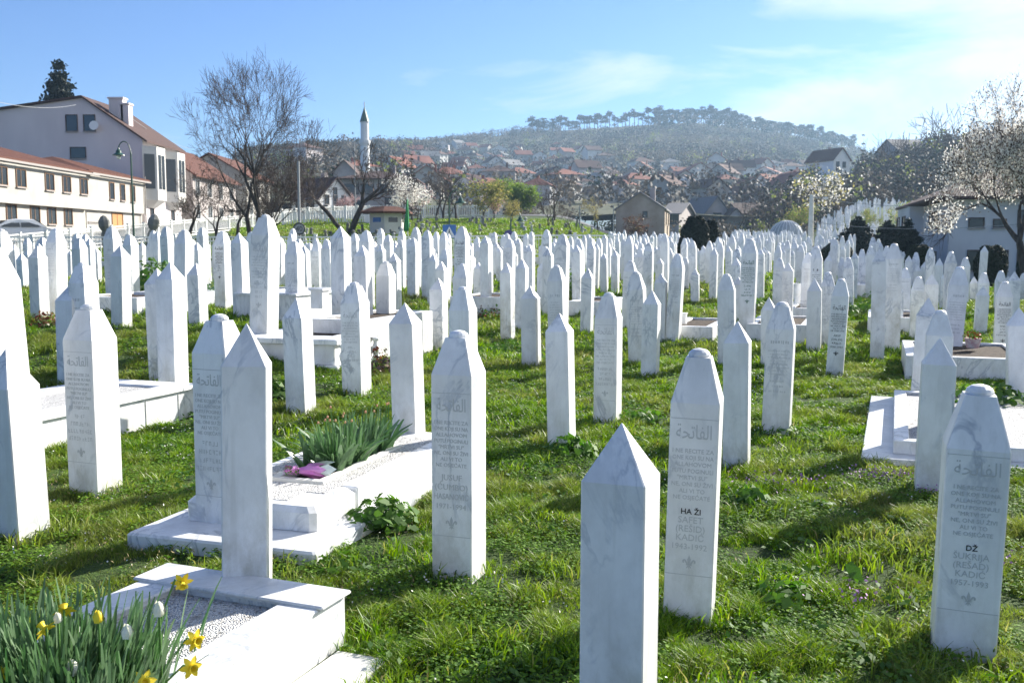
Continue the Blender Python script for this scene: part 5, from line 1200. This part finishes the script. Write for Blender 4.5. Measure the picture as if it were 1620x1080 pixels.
while cnt < 120:
    Y = rs.uniform(54, 104); px = rs.uniform(462, 940)
    if px < 640 and Y > 76: continue
    if rs.random() < .35 and px > 700: continue
    x = (px - 810) / F * Y; light = rs.random() < .35
    o = link(bpy.data.objects.new('old_gravestone', oldm[rs.randrange(4)][int(light)])); o.location = (x, Y, tz(x, Y)); o.rotation_euler = (R(rs.gauss(0, 9)), R(rs.gauss(0, 9)), R(rs.uniform(-30, 30))); k = rs.uniform(.6, 1.1); o.scale = (k, k, k)
    OLD.append((o, light)) 
    tag(o, ('small pale weathered' if light else 'small dark weathered') + ' turban topped gravestone tilting on the grassy mound', 'old gravestone', ('pale' if light else 'dark') + ' old gravestones on the mound'); cnt += 1
for (px, py, Y, k, ln, lab) in ((172, 372, 50, 2.2, -6, 'large weathered grey turban topped old gravestone near the parked car'), (234, 378, 50, 2.3, 9, 'slim grey old gravestone leaning over behind the railing')):
    x, y, z = atd(px, py, Y); o = link(bpy.data.objects.new('old_gravestone', oldm[3][0].copy())); o.location = (x, y, tz(x, y)); o.scale = (k, k, k * 1.2); o.rotation_euler = (0, R(ln), R(20)); tag(o, lab, 'old gravestone')

for band, nm in enumerate(('lowest', 'middle', 'topmost')):
    for lt in (False, True):
        L_ = sorted([o for o, l in OLD if l == lt and min(2, int((o.location.y - 54) // 16)) == band], key=lambda o: o.location.x / o.location.y)
        for i, o in enumerate(L_): o['label'] = f"{'pale' if lt else 'dark'} old turban topped gravestone, {ordw(i + 1)} from the houses on the mound's {nm} strip"
# ---------------------------------------------------------------- the hills
SIL = np.array([(-600, 300), (0, 285), (300, 262), (440, 250), (520, 243), (620, 240), (700, 232), (760, 222), (830, 212), (900, 210), (1000, 203), (1090, 198), (1180, 207), (1260, 220), (1340, 238), (1450, 262), (1620, 275), (2200, 300)], float)
def DR(px): return 520 + 480 * sstep(560, 800, px)
def hill_z(px, D):
    ys_ = np.interp(px, SIL[:, 0], SIL[:, 1]); t = np.clip((D - 180) / (DR(px) - 180), 0, 1.6)
    yb = 340 - 16 * (1 - sstep(500, 900, px)); y = yb + (ys_ - yb) * np.minimum(t, 1) ** .92
    wob = 3.2 * np.sin(px * .021 + D * .011) * np.sin(D * .019 + 1) * (1 - np.minimum(t, 1) ** 6)
    z = CAM_H + (385 - y + wob) / F * D
    return np.where(t > 1, z - (t - 1) * 90, z)
M['hillsoil'] = mottled('hill_ground', (.055, .07, .03), (.11, .105, .055), .02, 1, 0, rnd=0); M['hillsoil2'] = mottled('slope_ground', (.04, .05, .025), (.08, .08, .045), .05, 1, 0, rnd=0)
PXs = np.linspace(-600, 2200, 180); Ds = np.concatenate([np.linspace(176, 1000, 90), np.linspace(1030, 1600, 12)])
A, B = np.meshgrid(PXs, Ds); X_ = (A - 810) / F * B; Z_ = hill_z(A, B)
ii = np.arange(A.size).reshape(A.shape); Fq = np.stack([ii[:-1, :-1], ii[:-1, 1:], ii[1:, 1:], ii[1:, :-1]], -1).reshape(-1, 4)
o = leafobj('hill', np.stack([X_, B, Z_], -1).reshape(-1, 3), Fq, [M['hillsoil']]); tag(o, kind='structure')
SL2 = np.array([(1120, 372), (1190, 350), (1225, 318), (1290, 292), (1345, 282), (1400, 268), (1440, 254), (1480, 240), (1620, 228), (2200, 215)], float)
def slope_z(px, D):
    y1 = np.interp(px, SL2[:, 0], SL2[:, 1]); t = np.clip((D - 150) / 130, 0, 2); y = 366 + (y1 - 366) * np.minimum(t, 1) ** .8
    z = CAM_H + (385 - y) / F * D; return np.where(t > 1, z - (t - 1) * 60, z)
PX2 = np.linspace(1120, 2200, 60); D2 = np.linspace(150, 420, 30); A, B = np.meshgrid(PX2, D2); X_ = (A - 810) / F * B
ii = np.arange(A.size).reshape(A.shape); Fq = np.stack([ii[:-1, :-1], ii[:-1, 1:], ii[1:, 1:], ii[1:, :-1]], -1).reshape(-1, 4)
o = leafobj('slope', np.stack([X_, B, slope_z(A, B)], -1).reshape(-1, 3), Fq, [M['hillsoil2']]); tag(o, kind='structure')
o = leafobj('plain', np.array([(-3000, -300, -3.), (3000, -300, -3), (3000, 5500, -3), (-3000, 5500, -3)]), np.array([[0, 1, 2, 3]]), [M['hillsoil']]); tag(o, kind='structure')

def leafmat(name, c1, c2, trans=.25, sc=.05):
    m = blades_mat(name, [(0, c1), (1, c2)], trans, .7, sc); return m
M['f_bare'] = leafmat('bare_wood', (.085, .070, .052), (.165, .138, .105), .15); M['f_dim'] = leafmat('dim_wood', (.030, .026, .024), (.080, .068, .056), .1); M['f_green'] = leafmat('spring_green', (.10, .14, .035), (.20, .22, .06), .35); M['f_dark'] = leafmat('pine_needles', (.007, .016, .010), (.020, .036, .018), .1)
M['f_blossom'] = leafmat('white_blossom', (.70, .67, .61), (.84, .82, .77), .35, 2); M['f_olive'] = leafmat('olive_buds', (.24, .21, .07), (.38, .34, .13), .4, .5); M['f_spruce'] = leafmat('spruce_needles', (.006, .013, .009), (.018, .030, .018), .08, .5)
M['f_brown'] = leafmat('brown_needles', (.07, .045, .025), (.13, .09, .055), .15, .5); M['f_pink'] = leafmat('pink_blossom', (.42, .25, .25), (.58, .42, .40), .35, .5); M['f_spring'] = leafmat('fresh_leaves', (.10, .17, .025), (.19, .27, .05), .4, .5)
M['f_box'] = leafmat('clipped_box', (.006, .014, .006), (.018, .032, .012), .08, 1)
# forest on the hills as a mass: crowns of small leaf clumps
def woods(name, label, C, rad, hz, n, size, mats, probs):
    """C (m,3) crown bases"""
    m = len(C); d = rand_dirs(m * n).reshape(m, n, 3); k = (.35 + .65 * rng.random((m, n)))[..., None]; r = rad * (.6 + .8 * rng.random(m)); hh = hz * (.6 + .8 * rng.random(m))
    P = d * k * np.stack([r, r, hh], -1)[:, None, :]; P = P + C[:, None, :]; P[..., 2] += (hh * .9)[:, None]
    V, Fq = leaves(P.reshape(-1, 3), size, None, .8, .8); ch = rng.choice(len(mats), m, p=probs)
    if name == 'hill_woods':                              # stands of the same kind keep together in patches
        q_ = fbm(C[:, 0], C[:, 1], .006, 41) + .5 * fbm(C[:, 0], C[:, 1], .02, 42); ch = np.where((ch == 0) & (q_ < -.05), 4, np.where((ch == 4) & (q_ > .1), 0, ch))
    mi = np.repeat(ch, n); o = leafobj(name, V, Fq, mats, None, mi); tag(o, label, 'woodland', kind='stuff'); return o
def forest_zone(px, y): # photograph position of the hill surface -> True where the hill has no houses
    lim = np.interp(px, [600, 700, 820, 900, 960, 1050, 1200, 1260, 1350], [262, 238, 222, 240, 262, 278, 272, 262, 300])
    return y < lim
def proj_y(D, z): return 385 - (z - CAM_H) / D * F
n = 9000; D = 185 + 830 * rng.random(n) ** .8; px = rng.uniform(380, 1480, n); D = np.minimum(D, DR(px) * 1.02); z = hill_z(px, D); y = proj_y(D, z); fz = forest_zone(px, y)
keep = fz | (rng.random(n) < np.where(D < 480, .16, .30)); px, D, z, fz = px[keep], D[keep], z[keep], fz[keep]
k = ~((px > 885) & (D > 955)); px, D, z = px[k], D[k], z[k]; C = np.stack([(px - 810) / F * D, D, z], -1)
woods('hill_woods', 'bare grey brown woodland with a few spring green crowns over the big hill', C, 4.4, 3.8, 52, .50, [M['f_bare'], M['f_green'], M['f_dark'], M['f_blossom'], M['f_dim']], [.50, .05, .09, .0, .36])
n = 1500; D = 155 + 135 * rng.random(n) ** .7; px = rng.uniform(1200, 1750, n); z = slope_z(px, D); C = np.stack([(px - 810) / F * D, D, z], -1)
k = ~((px > 1285) & (px < 1355) & (D > 205)); C = C[k]
woods('slope_woods', 'dense dark leafless trees over the nearer slope behind the cemetery', C, 2.6, 2.8, 60, .32, [M['f_dim'], M['f_green'], M['f_dark'], M['f_bare']], [.60, .05, .15, .20])
n = 230; D = 135 + 50 * rng.random(n); px = rng.uniform(640, 1330, n); k = ~((px > 840) & (px < 1070) & (D < 170)); px, D = px[k], D[k]; C = np.stack([(px - 810) / F * D, D, np.maximum(T((px - 810) / F * D, D), 0)], -1)
woods('valley_bushes', 'low tangled bushes between the houses at the foot of the hill', C, 1.5, 1.3, 50, .2, [M['f_bare'], M['f_green'], M['f_dark']], [.75, .12, .13])
# pine row on the ridge: single trees one can tell apart
def pine_proto(seed):
    rs = np.random.default_rng(seed); h = 15; segs = [(0, 0, -1, .2, 0, h * .6, .46, .34), (.2, 0, h * .6, .3, .1, h * .95, .30, .12)]
    P = []
    for i in range(9):
        t = rs.uniform(.46, 1) if i % 3 else rs.uniform(.75, 1); c = np.array([rs.normal(0, 1.8 * (1.15 - t) * 2), rs.normal(0, 1.8 * (1.15 - t) * 2), h * t]); segs.append((.2, 0, h * t - 1.2, c[0], c[1], c[2], .1, .05)); P.append(c + rs.normal(0, 1, (42, 3)) * np.array([1.15, 1.15, .5]))
    P = np.concatenate(P); V, Fq = tubes(segs, 4); a = mesh_np('trunk', V, Fq, [M['twig']]); V, Fq = leaves(P, .62, None, .8); return a, mesh_np('crown', V, Fq, [M['f_dark']])
pines = [pine_proto(i) for i in range(5)]
def pine(x, y, z, k, label, group=None, vi=0, rz=0):
    e = empty('pine_tree', (x, y, z), rz); e.scale = (k, k, k); tag(e, label, 'pine tree', group)
    for nm, me in zip(('trunk', 'crown'), pines[vi]): o = link(bpy.data.objects.new(nm, me)); o.parent = e
rp = random.Random(3); pts = []
px = 893
while px < 1345:
    pts.append(px); px += rp.uniform(4, 8) if px < 1010 else rp.uniform(3, 6.5)
for i, px in enumerate(pts):
    D = 985 + rp.uniform(-26, 26); k = rp.uniform(.72, 1.25) * (1 if px < 1200 else .82); pine((px - 810) / F * D, D, float(hill_z(px, 985)) - 1, k, f'dark ridge pine, {ordw(i + 1)} in the closed row from the minaret side', 'pines along the ridge skyline', i % 5, rp.uniform(0, 6))
for px, k in ((841, 1.25), (850, 1.1), (858, 1.2), (873, 1.15), (885, 1.3)):
    D = 960; pine((px - 810) / F * D, D, float(hill_z(px, D)) - 2, k, {841: 'tall lone pine, first of the gapped group on the ridge', 850: 'pine, second of the gapped group on the ridge', 858: 'dense pine, third of the gapped group on the ridge', 873: 'thin pine standing before the closed ridge row', 885: 'tall thin pine right before the closed ridge row'}[px], None, int(px) % 5)
D = 640; pine((723 - 810) / F * D, D, float(hill_z(723, D)) - 1, .55, 'lone dark pine above the houses on the hill shoulder')
n = 420; px = rng.uniform(885, 1345, n); D = 985 - 70 * rng.random(n) ** 1.3; C = np.stack([(px - 810) / F * D, D, hill_z(px, D) + 5], -1); woods('ridge_pinewood', 'closed dark pine wood just under the ridge', C[px > 1030], 3.0, 3.4, 40, .7, [M['f_dark'], M['f_bare']], [.8, .2])
# houses on the hillside: walls and roof, shared meshes
def hill_house_proto(w, d, h, rh, kind, seed):
    mb = MB().box(-w / 2, w / 2, -d / 2, d / 2, -5, h); rs = random.Random(seed)
    if kind != 'h':
        for y in (-d / 2, d / 2): mb.add([(-w / 2, y, h), (w / 2, y, h), (0, y, h + rh)], [(0, 1, 2) if y < 0 else (2, 1, 0)])
    for zz in ((.9, 3.5) if h > 4 else (.9,)):
        for u in np.linspace(-w / 2 + 1.4, w / 2 - 1.4, 3):
            if rs.random() < .85: mb.box(u - .55, u + .55, -d / 2 - .03, -d / 2 + .1, zz, zz + 1.2, 1)
        for u in (-d / 4, d / 4): mb.box(w / 2 - .1, w / 2 + .03, u - .55, u + .55, zz, zz + 1.2, 1)
    ov = .6; rf = MB()
    if kind == 'h':
        W, D_ = w / 2 + ov, d / 2 + ov; r = max(W - D_, .2)
        rf.add([(-W, -D_, h), (W, -D_, h), (W, D_, h), (-W, D_, h), (-r, 0, h + rh), (r, 0, h + rh)], [(0, 3, 2, 1), (0, 1, 5, 4), (1, 2, 5), (2, 3, 4, 5), (3, 0, 4)])
    else:
        sl = rh / (w / 2); pr = [(-w / 2 - ov, h - ov * sl), (0, h + rh), (w / 2 + ov, h - ov * sl)]; v = [(x, y, z + t) for y in (-d / 2 - ov, d / 2 + ov) for t in (.03, .25) for x, z in pr]
        rf.add(v, [(0, 1, 4, 3), (1, 2, 5, 4), (6, 9, 10, 7), (7, 10, 11, 8), (3, 4, 10, 9), (4, 5, 11, 10), (0, 6, 7, 1), (1, 7, 8, 2), (0, 3, 9, 6), (2, 8, 11, 5)])
    rf.box(w * .2, w * .2 + .7, .2, .9, h + .3, h + rh + .8)
    return mb, rf
HM = {}
walls = [('white', 'white_wall'), ('cream', 'plaster'), ('grey', 'greywall'), ('pale pink', 'pinkwall'), ('brown', 'brownwall')]; roofs = [('red', 'redroof'), ('dark red', 'darkroof'), ('grey', 'greyroof')]
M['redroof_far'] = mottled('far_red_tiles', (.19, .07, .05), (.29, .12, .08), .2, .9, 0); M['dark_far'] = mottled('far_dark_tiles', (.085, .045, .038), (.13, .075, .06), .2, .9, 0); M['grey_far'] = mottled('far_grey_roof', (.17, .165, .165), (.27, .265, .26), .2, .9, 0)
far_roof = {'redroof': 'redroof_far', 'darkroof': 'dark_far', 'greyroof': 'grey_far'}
prot = [hill_house_proto(*a) for a in ((9, 9, 5.6, 2.6, 'g', 1), (11, 8, 5.4, 2.4, 'h', 2), (8, 10, 6.2, 2.8, 'g', 3), (12, 9, 3.4, 2.6, 'g', 4), (10, 10, 6.5, 2.2, 'h', 5), (7.5, 8, 3.6, 2.4, 'g', 6))]
def hill_house(x, y, z, rz, k, wi, ri, pi, label):
    key = (wi, ri, pi)
    if key not in HM:
        mb, rf = prot[pi]; HM[key] = (mesh_np('hillside_house', mb.v, mb.f, [M[walls[wi][1]], M['glass']], mb.m), mesh_np('roof', rf.v, rf.f, [M[far_roof[roofs[ri][1]]]]))
    o = link(bpy.data.objects.new('hillside_house', HM[key][0])); o.location = (x, y, z); o.rotation_euler = (0, 0, rz); o.scale = (k, k, k); tag(o, label, 'house', 'houses scattered up the hillside')
    r_ = link(bpy.data.objects.new('roof', HM[key][1])); r_.parent = o
rh_ = random.Random(11); terr = []
for ti, D in enumerate([255, 285, 318, 350, 385, 425, 465, 510, 560, 615, 670, 730, 790]):
    px = 470 + rh_.uniform(0, 20); row = []
    while px < 1275:
        D_ = D + rh_.uniform(-14, 14); z = float(hill_z(px, D_)); y = 385 - (z - CAM_H) / D_ * F
        stepx = rh_.uniform(12, 23) / D_ * F * .8
        ok = not forest_zone(px, y) and D_ < DR(px) * .97 and not (px < 620 and rh_.random() < .6) and rh_.random() < .9 and not (960 < px < 1160 and D_ < 250)
        if D_ < 240 and px < 660: ok = False
        if ok: row.append((px, D_, z))
        px += max(stepx, 9)
    terr.append(row)
tot = 0
for ti, row in enumerate(terr):
    for ci, (px, D_, z) in enumerate(row):
        wi = rh_.choices(range(5), (5, 3, 2.5, 1.5, 1.5))[0]; ri = rh_.choices(range(3), (5, 4, 2))[0]; pi = rh_.randrange(6)
        kd = 'hipped' if pi in (1, 4) else 'gabled'
        hill_house((px - 810) / F * D_, D_, z - .3, rh_.uniform(-.7, .7) + (0 if rh_.random() < .5 else 1.57), rh_.uniform(.8, 1.1) * (.85 if D_ < 330 else 1.05), wi, ri, pi, f'{walls[wi][0]} house with {roofs[ri][0]} {kd} roof, {ordw(ci + 1)} along the {ordw(ti + 1)} hillside terrace from below'); tot += 1
# ---------------------------------------------------------------- trees
def at_ground(px, Y): x = (px - 810) / F * Y; return x, Y, tz(x, Y)
def hgt(px, top, Y): return atd(px, top, Y)[2] - tz((px - 810) / F * Y, Y)
Hb = hgt(400, 72, 52)
segs, tips = grow(8, 9.6, .26, depth=7, spread=.36, up=.10, kids=(2, 3), gnarl=.07, twig=.009, seglen=.10, shrink=.82, side=.42, sidel=(.35, .6), stems=[(-.42, 0, 1, 2.6, .25), (.22, .05, 1, 2.8, .27), (.7, .3, 1, 2.2, .12)])
print('big tree segs', len(segs), 'H', Hb, 'top', max(s[5] for s in segs), 'x', min(s[3] for s in segs), max(s[3] for s in segs))
q = Hb / max(s[5] for s in segs)
bare_tree('large spreading leafless tree with twin trunks towering over the street houses', at_ground(404, 52), segs, 3, k=q).scale = (q * .70, q * .70, q)
protoB = []
for i in range(4):
    sg, tp = grow(40 + i, 8, .15, depth=5, spread=.40, up=.14, kids=(2, 3), gnarl=.09, twig=.013, seglen=.11, shrink=.82, side=.5, sidel=(.35, .6), first=.22, stems=[(-.1, 0, 1, 2.0, .15), (.22, .1, 1, 1.7, .10)] if i % 2 else None)
    protoB.append((sg, tp, max(s[5] for s in sg)))
def btree(px, Y, top, i, label, mats=None, per=0, size=.06, jit=.12, mind=2, wx=1.0):
    sg, tp, mx_ = protoB[i]; H = hgt(px, top, Y); lp = None
    if mats: lp = along(sg, mind, per, jit)
    e = bare_tree(label, at_ground(px, Y), sg, 2, leafpts=lp, leafmat=[M[m_] for m_ in mats] if mats else [], leafsize=size, k=H / mx_, rz=px * .37); e.scale = (H / mx_ * wx, H / mx_ * wx, H / mx_); return e
sg, tp = grow(5, 6, .20, depth=5, spread=.35, up=.25, gnarl=.12, twig=.011, lean=(-.30, 0), first=.5, kids=(2, 3), shrink=.6, droop=.2); bare_tree('leafless tree with a thick pruned trunk bent towards the white gabled house', at_ground(546, 74), sg, 2, k=hgt(546, 250, 74) / max(s[5] for s in sg))
sg, tp = grow(9, 6, .20, depth=5, spread=.45, up=.2, gnarl=.10, twig=.011, lean=(.34, 0), first=.34, kids=(2, 3), shrink=.74); bare_tree('leafless tree leaning towards the minaret beside the pruned one', at_ground(556, 73), sg, 2, k=hgt(556, 226, 73) / max(s[5] for s in sg))
btree(640, 96, 274, 1, 'white blossoming tree behind the kiosk', ['f_blossom'], 5, .13, .25, 2, 1.1)
btree(662, 100, 292, 2, 'smaller pinkish white blossoming tree beside the brown conifer', ['f_blossom', 'f_pink'], 4, .12, .25)
btree(551, 120, 305, 3, 'small pink blossoming tree between the two dark trunks', ['f_pink'], 5, .12, .25)
btree(690, 106, 262, 0, 'slim bare tree, first of the cluster beside the lamp post'); btree(702, 108, 250, 1, 'bare tree, tallest of the cluster by the lamp post'); btree(722, 104, 262, 2, 'bare tree at the grassy side of the cluster by the lamp'); btree(712, 112, 268, 3, 'bare tree at the back of the cluster by the lamp')
btree(765, 98, 284, 2, 'rounded spring tree with olive yellow buds on the mound', ['f_olive', 'f_green'], 12, .14, .35, 2, 1.15); btree(808, 92, 316, 0, 'smaller round tree with pale yellow buds on the mound', ['f_olive'], 12, .13, .35, 2, 1.15)
btree(815, 125, 282, 3, 'fresh green tree behind the yellow budded ones', ['f_spring'], 14, .18, .4, 2, 1.2); btree(782, 104, 300, 1, 'pinkish budded tree between the yellow ones', ['f_olive', 'f_pink'], 9, .14, .35)
btree(876, 100, 262, 1, 'tall bare tree at the edge of the grey square'); btree(866, 84, 300, 3, 'slender bare tree with forked trunk at the end of the mound'); btree(903, 80, 322, 0, 'small bare tree with crossing stems before the square'); btree(945, 112, 308, 2, 'spreading bare tree with budding twigs before the tan house', ['f_olive'], 1.2, .08, .2)
btree(1002, 100, 338, 0, 'reddish brown bushy tree before the blank tan wall', ['f_brown', 'redleaf'], 8, .12, .3, 1, 1.6)
btree(1465, 262, 165, 1, 'huge bare tree crowning the near slope'); btree(1425, 250, 205, 3, 'smaller bare tree beside the villa on the slope'); btree(1392, 240, 215, 0, 'thin bare tree near the crest of the slope'); btree(1290, 150, 268, 2, 'pale budding tree rising behind the utility pole', ['f_blossom', 'f_olive'], 3, .15, .3)
for i, (px, Y, top) in enumerate(((1170, 150, 300), (1060, 175, 300), (1215, 140, 300), (1330, 150, 300), (1385, 140, 296), (1440, 140, 300), (1150, 200, 290), (860, 160, 285), (480, 150, 250), (430, 160, 258), (505, 170, 262), (330, 140, 250), (600, 190, 262))):
    btree(px, Y, top, i % 4, ['bare tree behind the small porch house', 'bare tree behind the tan house chimney', 'bare tree before the long hall', 'bare tree at the foot of the slope behind the conifers', 'bare tree on the slope above the conifers', 'bare tree on the slope close to the white building', 'bare tree above the roof of the grey gabled house', 'bare tree beyond the square near the hillside', 'bare tree behind the white gabled house', 'bare tree behind the narrow cream house', 'bare tree between gabled house and minaret', 'bare tree behind the long red roof', 'bare tree behind the large brown house'][i])
for i, (px, top, Y, wx_) in enumerate(((1370, 330, 95, 1), (1412, 318, 95, 1.1), (1262, 318, 130, 1))): btree(px, Y, top, (i + 1) % 4, ['light green budding tree above the small conifers', 'yellow green tree over the slope of gravestones', 'greenish bush like tree beside the dome'][i], ['f_spring', 'f_olive'], 5, .13, .3)
for i, (px, Y, top) in enumerate(((300, 66, 262), (345, 70, 272), (378, 64, 258), (430, 72, 268))):
    btree(px, Y, top, i, ['brown budding tree before the house with the long red roof', 'low drooping brown tree behind the big leafless one', 'thin brown tree right behind the twin trunks', 'pale twiggy tree between the street pole and twin trunks'][i], ['f_brown', 'f_bare'], 1.5, .06, .3, 2, 1.1)
# the big blossom tree beside the white building
Hx = hgt(1597, 92, 33)
sg, tp = grow(12, 7, .19, depth=6, spread=.42, up=.07, kids=(3, 3), gnarl=.08, twig=.0075, seglen=.10, shrink=.82, side=.4, sidel=(.4, .65), first=.2)
mxh = max(s[5] for s in sg); bl = along(sg, 3, 36, .12)
bl = [p for p in bl if p[2] > mxh * .25]
print('blossom', len(sg), len(bl), min(p[0] for p in bl), max(p[0] for p in bl), mxh)
bare_tree('big white blossoming tree with grey trunk in front of the white building', at_ground(1622, 33), sg, 2, leafpts=bl, leafmat=[M['f_blossom'], M['f_blossom'], M['f_brown']], leafsize=.036, k=Hx / mxh, name='blossom_tree').scale = (Hx / mxh * .64, Hx / mxh * .64, Hx / mxh)
# conifers
def spruce(px, Y, top, label, wpx, n=26, mats=('f_spruce',), dens=60, name='conifer', full=1.25, z0=None, base=.1):
    x, y, z = at_ground(px, Y); H = hgt(px, top, Y); W = wpx / 2 / F * Y; e = empty(name, (x, y, z)); tag(e, label, 'conifer'); P, segs = [], [(0, 0, -.3, 0, 0, H * .96, H * .018, .02)]
    for i in range(n):
        t = base + (1 - base) * (i + rng.random()) / n; r = W * (1 - t) ** .75 * full
        for j in range(7):
            a = rng.random() * 6.283; L = r * rng.uniform(.7, 1.1); tip = np.array([math.cos(a) * L, math.sin(a) * L, H * t - L * .22]); segs.append((0, 0, H * t, *tip, .03, .01)); m_ = max(5, int(dens * L / W))
            tt = .2 + .8 * rng.random(m_)[:, None]; P.append(np.array([0, 0, H * t]) * (1 - tt) + tip * tt + rng.normal(0, 1, (m_, 3)) * np.array([.07, .07, .04]) * W * 1.1)
    V, Fq = tubes(segs, 4); leafobj('trunk', V, Fq, [M['bark']], e); P = np.concatenate(P); V, Fq = leaves(P, W * .07, None, .6); leafobj('crown', V, Fq, [M[m_] for m_ in mats], e, rng.integers(0, len(mats), len(Fq))); return e
spruce(109, 122, 99, 'dark spruce rising behind the ridge of the pink house', 110, 34, dens=110)
spruce(653, 100, 244, 'tall narrow brownish half bare conifer near the kiosk', 26, 26, ('f_brown', 'f_spruce'), 24)
spruce(1353, 62, 344, 'dark bushy conifer, first of three before the slope of graves', 64, 20, dens=130, base=.0, full=1.7); spruce(1402, 60, 350, 'dark bushy conifer, middle one of three before the slope of graves', 64, 20, dens=130, base=0, full=1.7); spruce(1432, 56, 347, 'dark conifer touching the corner of the white building', 56, 20, dens=130, base=0, full=1.7)
spruce(1358, 280, 214, 'dark conifer beside the white villa on the near slope', 26, 16, dens=30, base=0); spruce(1246, 170, 268, 'dark conifer at the foot of the near slope', 34, 16, dens=30, base=0); spruce(967, 330, 278, 'dark broad conifer among the lower hillside houses', 20, 14, dens=26, base=0)
def hedge(px, Y, w, top, label, sq=1.0, mats=('f_box',), k=5200, name='clipped_bush', size=.045, zc=None):
    x, y, z = at_ground(px, Y); H = hgt(px, top, Y); W = w / 2 / F * Y; e = empty(name, (x, y, z)); tag(e, label, 'bush'); d = rand_dirs(k); p_ = 2.6; d = d / (np.abs(d) ** p_).sum(1, keepdims=True) ** (1 / p_) if sq else d
    P = d * np.array([W, W, H / 2 * 1.02]) * (.90 + .10 * rng.random(k))[:, None] * (1 + .05 * np.sin(d[:, :1] * 7 + d[:, 2:] * 5)) + np.array([0, 0, H / 2]); V, Fq = leaves(P, size, d * .8 + rand_dirs(k) * .7); leafobj('foliage', V, Fq, [M[m_] for m_ in mats], e)
    mb = MB(); mb.lathe([(W * .2, 0), (W * .78, H * .12), (W * .82, H * .5), (W * .7, H * .85), (W * .2, H * .93)], 12); mb.build('branches', M['bark'], e)
hedge(1565, 38, 46, 389, 'round clipped dark bush before the dark window of the white building', k=9000); hedge(1452, 40, 40, 388, 'clipped dark bush at the corner of the white building', k=8000)
hedge(1622, 36, 26, 398, 'dark clipped bush at the frame edge by the white building')
hedge(1282, 48, 26, 389, 'small dark round bush at the utility pole'); hedge(1322, 47, 44, 385, 'wide low dark clipped bush beside the pole', k=7000)
hedge(1098, 52, 44, 342, 'dense dark cypress clump before the pale rendered house', 0, ('f_spruce',), 9000, 'cypress', .08); hedge(1123, 53, 24, 348, 'narrower dark cypress at the side of the dense clump', 0, ('f_spruce',), 6000, 'cypress', .08); hedge(1078, 46, 14, 374, 'small pointed dark cypress among the gravestones', 0, ('f_spruce',), 2500, 'cypress', .06)
hedge(700, 47, 1, 380, 'x', 0) if False else None
# ---------------------------------------------------------------- air
hz = MB().box(-1300, 1300, -80, 1750, -6, 190).build('haze', bpy.data.materials.new('haze_air')); hm = hz.data.materials[0]; hm.use_nodes = True; nt = hm.node_tree; nt.nodes.clear()
ou = nt.nodes.new('ShaderNodeOutputMaterial'); pv = nt.nodes.new('ShaderNodeVolumePrincipled'); nt.links.new(pv.outputs[0], ou.inputs['Volume']); pv.inputs['Color'].default_value = (.50, .74, 1.0, 1); pv.inputs['Density'].default_value = .00026; pv.inputs['Anisotropy'].default_value = .3
tag(hz, 'pale blue haze lying over the valley and hill', 'haze', kind='stuff')
print('objects', len(sc.objects))
